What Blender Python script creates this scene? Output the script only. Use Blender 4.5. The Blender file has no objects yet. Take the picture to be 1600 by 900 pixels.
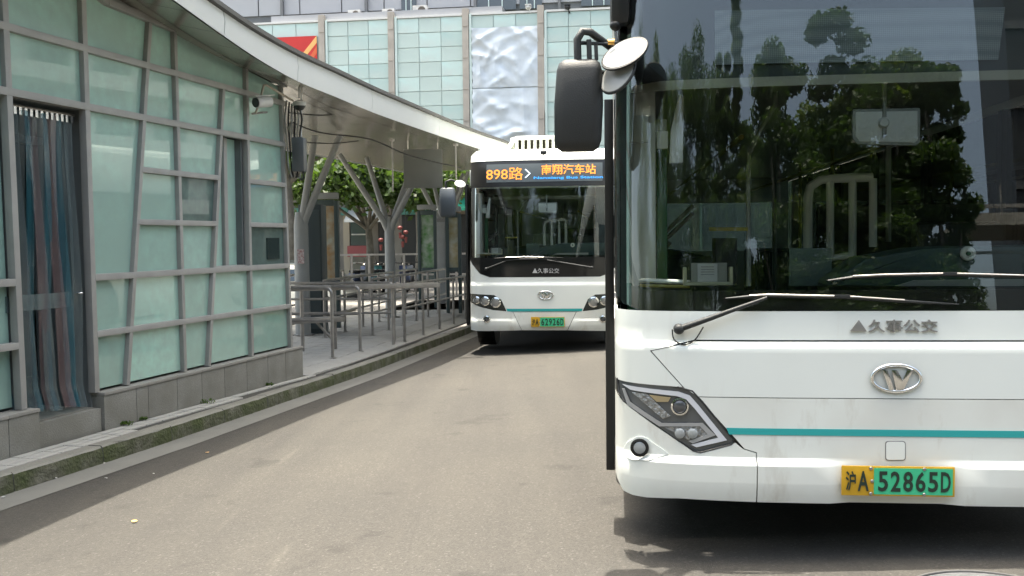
import bpy, bmesh, math, random
import numpy as np
from mathutils import Vector, Matrix
random.seed(7); rng = np.random.default_rng(7)
S = bpy.context.scene; COL = S.collection
# ------------------------------------------------------------------ camera
FPX = 1500.0; PITCH = math.atan(76/FPX); ROLL = .0108; CAM = Vector((0, 0, 1.5))
cf = Vector((0, math.cos(PITCH), -math.sin(PITCH))); cr0 = Vector((1, 0, 0)); cu0 = cr0.cross(cf)
cr = cr0*math.cos(ROLL)-cu0*math.sin(ROLL); cu = cu0*math.cos(ROLL)+cr0*math.sin(ROLL)
cd = bpy.data.cameras.new('camera'); cam = bpy.data.objects.new('camera', cd); COL.objects.link(cam)
cam.matrix_world = Matrix((( cr.x, cu.x, -cf.x, CAM.x), (cr.y, cu.y, -cf.y, CAM.y), (cr.z, cu.z, -cf.z, CAM.z), (0, 0, 0, 1)))
cd.sensor_width = 36; cd.lens = 36*FPX/1600; cd.clip_end = 1000; cd.clip_start = .05
S.camera = cam
# ------------------------------------------------------------------ sky, sun, exposure
TO_SUN = Vector((-.10, .12, 1)).normalized()
w = bpy.data.worlds.new('World'); S.world = w; w.use_nodes = True
wn = w.node_tree.nodes; wl = w.node_tree.links
sky = wn.new('ShaderNodeTexSky'); sky.sky_type = 'NISHITA'; sky.sun_disc = False
sky.sun_elevation = math.asin(TO_SUN.z); sky.sun_rotation = math.atan2(TO_SUN.x, TO_SUN.y)
sky.dust_density = 8.0; sky.air_density = 1.0; sky.ozone_density = 1.0
hz = wn.new('ShaderNodeMix'); hz.data_type = 'RGBA'; hz.blend_type = 'MULTIPLY'; hz.inputs[0].default_value = 1; hz.inputs[7].default_value = (.985, 1, .92, 1)
wl.new(sky.outputs[0], hz.inputs[6]); wl.new(hz.outputs[2], wn['Background'].inputs[0]); wn['Background'].inputs[1].default_value = .15
sd_ = bpy.data.lights.new('sun', 'SUN'); sun = bpy.data.objects.new('sun', sd_); COL.objects.link(sun)
sd_.energy = 2.9; sd_.angle = math.radians(.6); sd_.color = (1, .925, .81)
sun.rotation_euler = TO_SUN.to_track_quat('Z', 'Y').to_euler(); sun.location = (0, 0, 30)
S.view_settings.view_transform = 'Standard'; S.view_settings.look = 'None'
S.view_settings.exposure = 2.14; S.view_settings.gamma = 1
S.cycles.max_bounces = 8; S.cycles.transparent_max_bounces = 16; S.cycles.diffuse_bounces = 4; S.cycles.glossy_bounces = 4
S.cycles.caustics_reflective = False; S.cycles.caustics_refractive = False; S.cycles.sample_clamp_indirect = 6

# ------------------------------------------------------------------ helpers: measuring
def ray(px, py): return cf + cr*((px-800)/FPX) - cu*((py-450)/FPX)
def aty(px, py, Y):
    d = ray(px, py); return CAM + d*(Y/d.y)
def atz(px, py, z):
    d = ray(px, py); return CAM + d*((z-CAM.z)/d.z)
def clip(v, a, b): return max(a, min(b, v))
def road(x, y): return -.027*(clip(y, -2, 22)-4.4) + .045*(clip(x, -4.2, 3)-1.7)
KERB = [(-7.2, -8), (-5.6, -.8), (-4.35, 4.2), (-3.699, 6.822), (-3.244, 8.568), (-2.659, 11.3), (-2.2, 13.5), (-1.60, 17.2), (-.96, 21.239), (-.3, 26), (2.5, 46)]
def kx(y):
    for (x0, y0), (x1, y1) in zip(KERB, KERB[1:]):
        if y <= y1: break
    return x0+(x1-x0)*(y-y0)/(y1-y0)
def isl(x, y):
    d = clip((kx(y)-x)/.7, 0, 1); t = road(kx(y), y)+.15
    inner = -.165 if y < 13 else -.165-.05*clip((y-13)/3, 0, 1)
    return t + (inner-t)*d
# ------------------------------------------------------------------ helpers: materials
MATS = {}
def mat(name, col, rough=.6, metal=0., n=None, bump=None, spec=.5, coat=0., emit=None, n2=None):
    """n=(scale, amount[, dark colour]) colour variation; bump=(scale, strength)"""
    if name in MATS: return MATS[name]
    m = bpy.data.materials.new(name); m.use_nodes = True; MATS[name] = m
    nt = m.node_tree; b = nt.nodes['Principled BSDF']
    b.inputs['Base Color'].default_value = (*col, 1); b.inputs['Roughness'].default_value = rough
    b.inputs['Metallic'].default_value = metal; b.inputs['Specular IOR Level'].default_value = spec
    b.inputs['Coat Weight'].default_value = coat; b.inputs['Coat Roughness'].default_value = .04
    if emit: b.inputs['Emission Color'].default_value = (*col, 1); b.inputs['Emission Strength'].default_value = emit
    tc = nt.nodes.new('ShaderNodeTexCoord')
    last = None
    for nn_ in (n, n2):
        if not nn_: continue
        tx = nt.nodes.new('ShaderNodeTexNoise'); tx.inputs['Scale'].default_value = nn_[0]; tx.inputs['Detail'].default_value = 6
        nt.links.new(tc.outputs['Object'], tx.inputs['Vector'])
        rp = nt.nodes.new('ShaderNodeValToRGB'); rp.color_ramp.elements[0].position = .35; rp.color_ramp.elements[1].position = .68
        nt.links.new(tx.outputs['Fac'], rp.inputs[0])
        mx = nt.nodes.new('ShaderNodeMix'); mx.data_type = 'RGBA'
        dk = nn_[2] if len(nn_) > 2 else tuple(c*(1-nn_[1]) for c in col)
        nt.links.new(rp.outputs[0], mx.inputs[0])
        mx.inputs[6].default_value = (*dk, 1); mx.inputs[7].default_value = (*col, 1)
        if last: nt.links.new(last, mx.inputs[7])
        last = mx.outputs[2]
    if last: nt.links.new(last, b.inputs['Base Color'])
    if bump:
        tx = nt.nodes.new('ShaderNodeTexNoise'); tx.inputs['Scale'].default_value = bump[0]; tx.inputs['Detail'].default_value = 5
        nt.links.new(tc.outputs['Object'], tx.inputs['Vector'])
        bp = nt.nodes.new('ShaderNodeBump'); bp.inputs['Strength'].default_value = bump[1]; bp.inputs['Distance'].default_value = .02
        nt.links.new(tx.outputs['Fac'], bp.inputs['Height']); nt.links.new(bp.outputs[0], b.inputs['Normal'])
    return m
def glassmat(name, tint, ior=1.5, rough=0., gain=1.0):
    if name in MATS: return MATS[name]
    m = bpy.data.materials.new(name); m.use_nodes = True; MATS[name] = m
    nt = m.node_tree; nt.nodes.clear(); N = nt.nodes.new
    o = N('ShaderNodeOutputMaterial'); mx = N('ShaderNodeMixShader'); tr = N('ShaderNodeBsdfTransparent'); gl = N('ShaderNodeBsdfGlossy'); fr = N('ShaderNodeFresnel')
    tr.inputs[0].default_value = (*tint, 1); gl.inputs['Roughness'].default_value = rough; gl.inputs[0].default_value = (gain, gain, gain, 1); fr.inputs[0].default_value = ior
    nt.links.new(fr.outputs[0], mx.inputs[0]); nt.links.new(tr.outputs[0], mx.inputs[1]); nt.links.new(gl.outputs[0], mx.inputs[2]); nt.links.new(mx.outputs[0], o.inputs[0])
    return m
WHITE = mat('bus_white_paint', (.81, .85, .81), .28, n=(1.3, .06), coat=.35)
WHITE_D = mat('bus_white_paint_dusty', (.79, .825, .78), .34, n=(2.2, .12, (.70, .71, .66)), coat=.25)
def grime(m, base, dirt, sc, lo, hi):
    nt = m.node_tree; b = nt.nodes['Principled BSDF']; tc = nt.nodes['Texture Coordinate']; mp = nt.nodes.new('ShaderNodeMapping'); mp.inputs['Scale'].default_value = sc
    nt.links.new(tc.outputs['Object'], mp.inputs['Vector']); t = nt.nodes.new('ShaderNodeTexNoise'); t.inputs['Scale'].default_value = 1; t.inputs['Detail'].default_value = 8; t.inputs['Roughness'].default_value = .65; nt.links.new(mp.outputs[0], t.inputs['Vector'])
    r = nt.nodes.new('ShaderNodeValToRGB'); r.color_ramp.elements[0].position = lo; r.color_ramp.elements[1].position = hi; nt.links.new(t.outputs['Fac'], r.inputs[0])
    src = b.inputs['Base Color'].links[0].from_socket; mx = nt.nodes.new('ShaderNodeMix'); mx.data_type = 'RGBA'; mx.inputs[7].default_value = (*dirt, 1)
    nt.links.new(r.outputs[0], mx.inputs[0]); nt.links.new(src, mx.inputs[6]); nt.links.new(mx.outputs[2], b.inputs['Base Color'])
grime(WHITE_D, None, (.50, .47, .40), (5, 5, 1.6), .56, .80); grime(WHITE, None, (.72, .73, .68), (11, 11, .8), .60, .85)
BLACK = mat('black_trim', (.012, .013, .013), .35)
BLACKM = mat('matt_black_plastic', (.018, .021, .022), .55, bump=(180, .15))
RUB = mat('rubber', (.02, .02, .02), .8)
GREYIN = mat('grey_inner_trim', (.36, .38, .37), .5, n=(3, .1))
WHITEIN = mat('white_inner_trim', (.78, .80, .78), .45, n=(4, .08))
CREAM = mat('cream_trim', (.62, .62, .45), .45)
TEAL = mat('teal_stripe', (.02, .36, .36), .35, coat=.3)
LENSG = mat('lens_grey', (.36, .38, .38), .12, .15)
LETM = mat('silver_letters_big', (.34, .34, .33), .3, .6)
CHROME = mat('chrome', (.80, .81, .80), .14, 1.)
STEEL = mat('brushed_steel', (.42, .40, .38), .3, .9, n=(9, .2), bump=(60, .1))
RAILM = mat('weathered_rail_steel', (.36, .345, .32), .36, .5, n=(7, .3), bump=(40, .1))
GLASS = glassmat('windscreen_glass', (.91, .94, .92), 1.55)
GLASS_S = glassmat('side_glass', (.30, .36, .34), 1.5)
_unused = None
CLEAR = glassmat('lamp_glass', (.93, .95, .95), 1.45)
FRAME = mat('kiosk_frame_paint', (.36, .355, .335), .5, n=(5, .14), bump=(120, .05))
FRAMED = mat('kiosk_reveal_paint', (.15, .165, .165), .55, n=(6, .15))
STONE = mat('grey_granite', (.27, .268, .24), .8, n=(90, .28), n2=(3, .2, (.17, .165, .14)), bump=(80, .3))
# ------------------------------------------------------------------ helpers: meshes
def link(name, me, m=None, parent=None, smooth=None):
    o = bpy.data.objects.new(name, me); COL.objects.link(o)
    if m is not None:
        for x in (m if isinstance(m, (list, tuple)) else [m]): me.materials.append(x)
    if parent is not None: o.parent = parent
    if smooth is not None:
        me.polygons.foreach_set('use_smooth', [True]*len(me.polygons)); me.set_sharp_from_angle(angle=math.radians(smooth))
    return o
def frame_of(d):
    d = Vector(d).normalized(); a = Vector((0, 0, 1)) if abs(d.z) < .95 else Vector((1, 0, 0))
    x = a.cross(d).normalized(); return x, d.cross(x)
class MB:
    def __init__(s): s.v = []; s.f = []; s.mi = []
    def add(s, vs, fs, mi=0):
        k = len(s.v); s.v += [tuple(v) for v in vs]; s.f += [tuple(i+k for i in f) for f in fs]; s.mi += [mi]*len(fs); return s
    def box(s, c, d, ax=None, mi=0):
        X, Y, Z = ax if ax else (Vector((1, 0, 0)), Vector((0, 1, 0)), Vector((0, 0, 1)))
        c = Vector(c); v = [c+X*(a*d[0]/2)+Y*(b*d[1]/2)+Z*(e*d[2]/2) for a in (-1, 1) for b in (-1, 1) for e in (-1, 1)]
        return s.add(v, [(0, 1, 3, 2), (4, 6, 7, 5), (0, 4, 5, 1), (2, 3, 7, 6), (0, 2, 6, 4), (1, 5, 7, 3)], mi)
    def beam(s, a, b, w, h, up=(0, 0, 1), mi=0):
        a = Vector(a); b = Vector(b); d = (b-a); L = d.length; d.normalize(); side = d.cross(Vector(up)).normalized(); u = side.cross(d)
        return s.box((a+b)/2, (w, L, h), (side, d, u), mi)
    def tube(s, path, r, n=8, mi=0, cap=True):
        P = [Vector(p) for p in path]; R = r if isinstance(r, (list, tuple)) else [r]*len(P); k = len(s.v)
        X = None
        for i, p in enumerate(P):
            d = (P[min(i+1, len(P)-1)]-P[max(i-1, 0)]).normalized()
            if X is None: X, Yv = frame_of(d)
            else: X = (X-d*X.dot(d)).normalized(); Yv = d.cross(X)
            for j in range(n):
                a = 2*math.pi*j/n; s.v.append(tuple(p+(X*math.cos(a)+Yv*math.sin(a))*R[i]))
        for i in range(len(P)-1):
            for j in range(n):
                s.f.append((k+i*n+j, k+i*n+(j+1) % n, k+(i+1)*n+(j+1) % n, k+(i+1)*n+j)); s.mi.append(mi)
        if cap:
            s.f.append(tuple(k+j for j in range(n))[::-1]); s.f.append(tuple(k+(len(P)-1)*n+j for j in range(n))); s.mi += [mi]*2
        return s
    def prism(s, pts, ext, mi=0):
        """pts: 3D polygon, ext: vector"""
        P = [Vector(p) for p in pts]; e = Vector(ext); n = len(P)
        s.add(P+[p+e for p in P], [tuple(range(n))[::-1], tuple(range(n, 2*n))]+[(i, (i+1) % n, (i+1) % n+n, i+n) for i in range(n)], mi); return s
    def lathe(s, prof, c, axis=(0, 0, 1), n=20, mi=0):
        X, Yv = frame_of(axis); A = Vector(axis).normalized(); c = Vector(c); k = len(s.v)
        for (r, t) in prof:
            for j in range(n):
                a = 2*math.pi*j/n; s.v.append(tuple(c+A*t+(X*math.cos(a)+Yv*math.sin(a))*r))
        for i in range(len(prof)-1):
            for j in range(n): s.f.append((k+i*n+j, k+i*n+(j+1) % n, k+(i+1)*n+(j+1) % n, k+(i+1)*n+j)); s.mi.append(mi)
        s.f.append(tuple(k+j for j in range(n))[::-1]); s.f.append(tuple(k+(len(prof)-1)*n+j for j in range(n))); s.mi += [mi]*2
        return s
    def ball(s, c, r, n=12, m=8, mi=0):
        if not isinstance(r, (list, tuple)): r = (r, r, r)
        k = len(s.v)
        for i in range(m+1):
            t = math.pi*(i+.0)/m
            for j in range(n):
                a = 2*math.pi*j/n; s.v.append((c[0]+r[0]*math.sin(t)*math.cos(a), c[1]+r[1]*math.sin(t)*math.sin(a), c[2]+r[2]*math.cos(t)))
        for i in range(m):
            for j in range(n): s.f.append((k+i*n+j, k+i*n+(j+1) % n, k+(i+1)*n+(j+1) % n, k+(i+1)*n+j)); s.mi.append(mi)
        return s
    def build(s, name, m, parent=None, smooth=None, bevel=0):
        me = bpy.data.meshes.new(name); me.from_pydata(s.v, [], s.f)
        if len(set(s.mi)) > 1: me.polygons.foreach_set('material_index', s.mi)
        bm = bmesh.new(); bm.from_mesh(me); bmesh.ops.remove_doubles(bm, verts=bm.verts, dist=1e-5)
        bmesh.ops.recalc_face_normals(bm, faces=bm.faces)
        if bevel: bmesh.ops.bevel(bm, geom=[e for e in bm.edges if e.is_manifold and e.calc_face_angle(0) > .5], offset=bevel, segments=2, affect='EDGES', profile=.6)
        bm.to_mesh(me); bm.free(); me.update()
        return link(name, me, m, parent, smooth if smooth is not None else (35 if bevel else None))
def tag(o, label=None, cat=None, group=None, kind=None):
    if label: o['label'] = label
    if cat: o['category'] = cat
    if group: o['group'] = group
    if kind: o['kind'] = kind
    return o
def thing(name, label, cat, loc=(0, 0, 0), rz=0, group=None):
    o = bpy.data.objects.new(name, None); COL.objects.link(o); o.location = loc; o.rotation_euler = (0, 0, rz); o.empty_display_size = .3
    return tag(o, label, cat, group)
def struct(name, loc=(0, 0, 0)):
    o = bpy.data.objects.new(name, None); COL.objects.link(o); o.location = loc; o['kind'] = 'structure'; return o
def copy_tree(o, parent=None):
    c = o.copy(); COL.objects.link(c); c.parent = parent
    for ch in list(o.children): copy_tree(ch, c)
    return c
def text_mesh(txt, weight=0.0):
    cu_ = bpy.data.curves.new('t', 'FONT'); cu_.body = txt; cu_.offset = weight; cu_.resolution_u = 3; cu_.size = 1; cu_.fill_mode = 'FRONT'
    ob = bpy.data.objects.new('t', cu_); COL.objects.link(ob)
    dg = bpy.context.evaluated_depsgraph_get(); dg.update(); me = bpy.data.meshes.new_from_object(ob.evaluated_get(dg))
    V = np.array([v.co[:2] for v in me.vertices]) if len(me.vertices) else np.zeros((1, 2)); F = [tuple(p.vertices) for p in me.polygons]
    bpy.data.objects.remove(ob); bpy.data.curves.remove(cu_); bpy.data.meshes.remove(me)
    lo = V.min(0); hi = V.max(0); return (V-lo)/(hi-lo+1e-9), F
def text_obj(name, txt, m, fn, ext, parent, weight=0.0, smooth=None):
    """fn(s,t) in 0..1 -> 3D; ext = extrusion vector"""
    V, F = text_mesh(txt, weight); me = bpy.data.meshes.new(name); me.from_pydata([tuple(fn(a, b)) for a, b in V], [], F)
    bm = bmesh.new(); bm.from_mesh(me); bmesh.ops.remove_doubles(bm, verts=bm.verts, dist=1e-5)
    if ext:
        r = bmesh.ops.extrude_face_region(bm, geom=bm.faces[:], use_keep_orig=True)
        bmesh.ops.translate(bm, verts=[g for g in r['geom'] if isinstance(g, bmesh.types.BMVert)], vec=Vector(ext))
    bmesh.ops.recalc_face_normals(bm, faces=bm.faces); bm.to_mesh(me); bm.free()
    return link(name, me, m, parent)
def roundpoly(P, r, n=4):
    """round the corners of a 2D polygon; r number or list"""
    out = []; N = len(P); R = r if isinstance(r, (list, tuple)) else [r]*N
    for i in range(N):
        p = Vector(P[i]); a = Vector(P[i-1])-p; b = Vector(P[(i+1) % N])-p; q = min(R[i], a.length*.48, b.length*.48)
        if q < 1e-4: out.append(tuple(p)); continue
        A = p+a.normalized()*q; B = p+b.normalized()*q
        for k in range(n+1):
            t = k/n; out.append(tuple(A*(1-t)**2+p*2*t*(1-t)+B*t*t))
    return out
# ================================================================== SETTING: ground, roads, pavement, kerb
def asphalt():
    m = mat('asphalt', (.235, .205, .17), .9, bump=(260, .35))
    nt = m.node_tree; b = nt.nodes['Principled BSDF']; tc = nt.nodes['Texture Coordinate']
    def N(s, d, r): 
        t = nt.nodes.new('ShaderNodeTexNoise'); t.inputs['Scale'].default_value = s; t.inputs['Detail'].default_value = d; t.inputs['Roughness'].default_value = r
        nt.links.new(tc.outputs['Object'], t.inputs['Vector']); return t.outputs['Fac']
    def ramp(f, stops):
        r = nt.nodes.new('ShaderNodeValToRGB'); e = r.color_ramp.elements
        e[0].position, e[0].color = stops[0][0], (*stops[0][1], 1); e[1].position, e[1].color = stops[-1][0], (*stops[-1][1], 1)
        for p, c in stops[1:-1]: q = e.new(p); q.color = (*c, 1)
        nt.links.new(f, r.inputs[0]); return r.outputs[0]
    def mul(a, c):
        x = nt.nodes.new('ShaderNodeMix'); x.data_type = 'RGBA'; x.blend_type = 'MULTIPLY'; x.inputs[0].default_value = 1
        nt.links.new(a, x.inputs[6]); nt.links.new(c, x.inputs[7]); return x.outputs[2]
    v = nt.nodes.new('ShaderNodeTexVoronoi'); v.inputs['Scale'].default_value = 95; nt.links.new(tc.outputs['Object'], v.inputs['Vector'])
    c = ramp(v.outputs['Color'], [(.0, (.035, .0335, .030)), (.45, (.047, .0448, .0395)), (.8, (.054, .052, .046)), (.97, (.092, .089, .081))])
    c = mul(c, ramp(N(420, 4, .7), [(.3, (.72, .72, .72)), (.7, (1.12, 1.12, 1.12))]))
    c = mul(c, ramp(N(.55, 5, .6), [(.3, (.86, .86, .87)), (.7, (1.08, 1.06, 1.04))]))
    mp = nt.nodes.new('ShaderNodeMapping'); mp.inputs['Scale'].default_value = (3.2, .18, 1); mp.inputs['Rotation'].default_value = (0, 0, .15)
    nt.links.new(tc.outputs['Object'], mp.inputs['Vector']); t = nt.nodes.new('ShaderNodeTexNoise'); t.inputs['Scale'].default_value = 1; t.inputs['Detail'].default_value = 6; nt.links.new(mp.outputs[0], t.inputs['Vector'])
    c = mul(c, ramp(t.outputs['Fac'], [(.35, (.90, .90, .91)), (.65, (1.06, 1.06, 1.05))]))
    c = mul(c, ramp(N(2.6, 3, .55), [(.28, (.70, .70, .70)), (.37, (1, 1, 1)), (1, (1, 1, 1))]))
    mp = nt.nodes.new('ShaderNodeMapping'); mp.inputs['Scale'].default_value = (9, .7, 1); mp.inputs['Rotation'].default_value = (0, 0, .35)
    nt.links.new(tc.outputs['Object'], mp.inputs['Vector']); t = nt.nodes.new('ShaderNodeTexNoise'); t.inputs['Scale'].default_value = 1; t.inputs['Detail'].default_value = 3; nt.links.new(mp.outputs[0], t.inputs['Vector'])
    c = mul(c, ramp(t.outputs['Fac'], [(0, (1, 1, 1)), (.66, (1, 1, 1)), (.74, (1.22, 1.22, 1.2))]))
    nt.links.new(c, b.inputs['Base Color']); return m
ASPH = asphalt()
def sheet(name, rows, m, kind='structure', parent=None):
    """rows: list of lists of 3D points"""
    n = len(rows[0]); v = [tuple(p) for r in rows for p in r]
    f = [(i*n+j, i*n+j+1, (i+1)*n+j+1, (i+1)*n+j) for i in range(len(rows)-1) for j in range(n-1)]
    me = bpy.data.meshes.new(name); me.from_pydata(v, [], f); me.update()
    o = link(name, me, m, parent)
    if kind: o['kind'] = kind
    return o
ys = [-60, -30, -12, -6, -2, 0, 2, 4.2, 5.5, 6.8, 8.5, 10, 11.3, 12.5, 13.5, 15, 17.2, 19, 21.2, 22, 26, 34, 46, 60]
GUT = .34
sheet('ground', [[(x, y, -1.0) for x in (-400, -60, 0, 60, 400)] for y in (-400, -60, 0, 60, 400)], mat('far_ground', (.2, .19, .17), .95, n=(.2, .2)))
sheet('road', [[(kx(y)+GUT+t, y, road(kx(y)+GUT+t, y)) for t in (0, .5, 1, 2, 3, 4, 5, 6, 8, 12, 30, 60)] for y in ys], ASPH)
GUTM = mat('gutter_concrete', (.19, .19, .175), .85, n=(1.6, .4), n2=(60, .15), bump=(120, .2))
sheet('gutter', [[(kx(y)+t, y, road(kx(y)+t, y)+.004+(.002 if t == 0 else 0)) for t in (-.05, .15, GUT+.03)] for y in ys], GUTM)
BACKM = mat('back_road_asphalt', (.18, .172, .158), .9, n=(1.0, .12), n2=(200, .2))
def bx(y): return -4.55+(y-20)*.17 if y > 13.5 else -9.0      # back edge of the platform
sheet('road', [[(x, y, -.37) for x in (-60, -20, -9, bx(y)+.03)] for y in (13.6, 16, 20, 24, 30)]+[[(-60, 30.01, -.37), (-20, 30.01, -.37), (-9, 30.01, -.37), (0, 30.01, -.37)], [(-60, 44, -.37), (-20, 44, -.37), (-9, 44, -.37), (2, 44, -.37)]], BACKM)
# pavement bed (under the tiles) and the slab of the platform
PAVJ = mat('pavement_joint', (.06, .06, .052), .9, n=(20, .3))
bed_y = [y for y in ys if -6 <= y <= 13.5]
bed = sheet('pavement', [[(kx(y)-t, y, isl(kx(y)-t, y)-.012) for t in (.12, .3, .5, .75, 1.1, 2, 5)] for y in bed_y], PAVJ)
PLAT = mat('platform_paving', (.36, .355, .325), .85, n=(4, .2), n2=(40, .15), bump=(60, .2))
def brickify(m, sx, sy, rot=0.0, c1=None, c2=None, mort=None):
    nt = m.node_tree; b = nt.nodes['Principled BSDF']; tc = nt.nodes['Texture Coordinate']
    mp = nt.nodes.new('ShaderNodeMapping'); mp.inputs['Rotation'].default_value = (0, 0, rot); nt.links.new(tc.outputs['Object'], mp.inputs[0])
    br = nt.nodes.new('ShaderNodeTexBrick'); br.inputs['Scale'].default_value = 1; br.inputs['Brick Width'].default_value = sx; br.inputs['Row Height'].default_value = sy; br.inputs['Mortar Size'].default_value = .008
    br.inputs['Color1'].default_value = (*c1, 1); br.inputs['Color2'].default_value = (*c2, 1); br.inputs['Mortar'].default_value = (*mort, 1)
    nt.links.new(mp.outputs[0], br.inputs[0]); nt.links.new(br.outputs[0], b.inputs['Base Color'])
# far platform: rows of slabs, joined (too fine to pick apart) - geometry with recessed joints
stiles = MB(); y = 12.3
while y < 23.5:
    x = kx(y)-.17; d = 0
    back = min(x-1.2, bx(y)) if y > 13.5 else x-2.4
    while x-.3 > back-.3:
        if not (y < 12.9 and x < kx(y)-1.35+.35):
            z = isl(x-.15, y+.15)+random.uniform(-.002, .002); z2 = isl(x-.15, y+.45); zl = isl(x-.3, y+.15); zr = isl(x, y+.15)
            sh = (kx(y+.3)-kx(y)); g = .006
            stiles.add([(x-.3+g, y+g, zl), (x-g, y+g, zr), (x-g+sh, y+.3-g, zr+z2-z), (x-.3+g+sh, y+.3-g, zl+z2-z),
                        (x-.3+g, y+g, zl-.03), (x-g, y+g, zr-.03), (x-g+sh, y+.3-g, zr-.03), (x-.3+g+sh, y+.3-g, zl-.03)],
                       [(0, 1, 2, 3), (0, 4, 5, 1), (1, 5, 6, 2), (2, 6, 7, 3), (3, 7, 4, 0)])
        x -= .3
    y += .3
pf = sheet('platform', [[(kx(y)-.17, y, isl(kx(y)-.17, y)-.015), (kx(y)-.8, y, isl(kx(y)-.8, y)-.015), (kx(y)-1.6, y, isl(kx(y)-1.6, y)-.015), (min(kx(y)-2.6, bx(y)), y, isl(kx(y)-3, y)-.015), (min(kx(y)-2.6, bx(y)), y, -.8)] for y in (12.2, 13, 13.6, 14.5, 15, 16, 17.2, 18.5, 20, 21.2, 23.6)], PAVJ)
tl = stiles.build('paving_tiles', PLAT, pf); tl['kind'] = 'stuff'
# tiles beside the kiosk, one object each
KP = Vector((-3.72, 8.573, 0)); kk = .263; SD = Vector((kk, 1, 0)).normalized(); ND = Vector((1, -kk, 0)).normalized(); KANG = math.atan2(-kk, 1)
def fp(s, o, z): return KP+SD*s+ND*o+Vector((0, 0, z))
tb = MB().box((0, 0, -.015), (.081, .234, .03)); t0 = tb.build('paving_tile', mat('pale_paving', (.44, .435, .40), .85, n=(1.5, .22), n2=(70, .2), bump=(90, .25)), bed, bevel=.003)
t0me = t0.data; first = True
for i in range(30):
    for j in range(6):
        s = -2.6+i*.245; o = .062+.042+j*.09; p = fp(s+.12, o, 0); k_ = kx(p.y)
        if p.x > k_-.135-.045 or s > 4.5: continue
        q = t0 if first else bpy.data.objects.new('paving_tile', t0me)
        if not first: COL.objects.link(q); q.parent = bed
        first = False
        q.location = (p.x, p.y, isl(p.x, p.y)+random.uniform(-.002, .002)); q.rotation_euler = (random.uniform(-.006, .006)+(-.012), random.uniform(-.006, .006), KANG)
# kerb stones
KERBM = mat('kerb_stone', (.24, .235, .205), .85, n=(3, .25), n2=(50, .18), bump=(60, .35))
def mossy():
    m = mat('mossy_kerb_face', (.16, .152, .125), .9, n=(7, .45, (.055, .058, .035)), n2=(2.6, .3, (.048, .062, .018)), bump=(35, .9)); return m
MOSS = mossy()
kerb = struct('kerb'); y = -6.0; yy = []
while y < 24:
    L = .95 if y > 4 else 2.4
    yy.append((y, y+L-.012)); y += L
for a, b in yy:
    def sec(y):
        n_ = Vector((1, -(kx(y+.1)-kx(y-.1))/.2, 0)).normalized(); c = Vector((kx(y), y, 0)); zt = road(kx(y), y)+.15
        pr = [(-.135, -.3), (-.135, -.002), (-.012, .0), (.004, -.014), (.012, -.06), (.02, -.22), (.02, -.32)]
        return [c+n_*u+Vector((0, 0, zt+h)) for u, h in pr]
    NS = 9 if y > 2 else 2; NS = 9 if a > 3 else 2; secs = [sec(a+(b-a)*k/NS) for k in range(NS+1)]; n = 7; mb = MB(); dz = random.uniform(-.004, .004)
    vs = []
    for s_ in secs:
        chip = random.random() < .12
        for k, p in enumerate(s_):
            j_ = (0, .0005, .0015, .003 if not chip else .012, .005, .005, 0)[k]
            vs.append(p+Vector((random.uniform(-j_, j_*.4), 0, dz+random.uniform(-j_, j_*.3))))
    mb.add(vs, [])
    for i in range(NS):
        for j in range(n-1): mb.f.append((i*n+j, (i+1)*n+j, (i+1)*n+j+1, i*n+j+1)); mb.mi.append(1 if j >= 3 else 0)
    mb.f += [tuple(range(n)), tuple(range(NS*n, (NS+1)*n))]; mb.mi += [0, 0]
    mb.build('kerb_stone', [KERBM, MOSS], kerb)
bk = struct('kerb')
for i in range(10):
    y = 13.7+i; MB().beam((bx(y), y, -.3), (bx(y+.98), y+.98, -.3), .14, .24).build('kerb_stone', KERBM, bk)
# ================================================================== KIOSK (glass booth)
def PANE(nm='frosted_teal_glass', c=(.36, .60, .505), c2=(.31, .46, .40)):
    m = mat(nm, c, .55, n=(1.3, .14, c2), n2=(9, .06, c2))
    nt = m.node_tree; b = nt.nodes['Principled BSDF']; out = nt.nodes['Material Output']
    oi = nt.nodes.new('ShaderNodeObjectInfo'); mr = nt.nodes.new('ShaderNodeMapRange'); mr.inputs['To Min'].default_value = .80; mr.inputs['To Max'].default_value = 1.1; nt.links.new(oi.outputs['Random'], mr.inputs['Value'])
    src = b.inputs['Base Color'].links[0].from_socket; mm = nt.nodes.new('ShaderNodeMix'); mm.data_type = 'RGBA'; mm.blend_type = 'MULTIPLY'; mm.inputs[0].default_value = 1; nt.links.new(src, mm.inputs[6]); nt.links.new(mr.outputs[0], mm.inputs[7]); nt.links.new(mm.outputs[2], b.inputs['Base Color'])
    gl = nt.nodes.new('ShaderNodeBsdfGlossy'); gl.inputs['Roughness'].default_value = .015; gl.inputs[0].default_value = (.9, .97, .95, 1)
    fr = nt.nodes.new('ShaderNodeFresnel'); fr.inputs[0].default_value = 1.55; mx = nt.nodes.new('ShaderNodeMixShader')
    nt.links.new(fr.outputs[0], mx.inputs[0]); nt.links.new(b.outputs[0], mx.inputs[1]); nt.links.new(gl.outputs[0], mx.inputs[2]); nt.links.new(mx.outputs[0], out.inputs[0])
    return m
PANEM = PANE(); PANED = PANE('dark_teal_glass', (.13, .22, .19), (.08, .13, .12)); PANEC = glassmat('clear_kiosk_glass', (.62, .72, .68), 1.6)
kiosk = thing('glass_kiosk', 'teal glass walled kiosk in slanting grey frames on a granite plinth at the left', 'kiosk', KP)
kiosk.rotation_euler = (0, 0, 0)
def kp(s, o, z): return SD*s+ND*o+Vector((0, 0, z))
def lin(a, b): return lambda z: a[0]+(b[0]-a[0])*(z-a[1])/(b[1]-a[1])
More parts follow.
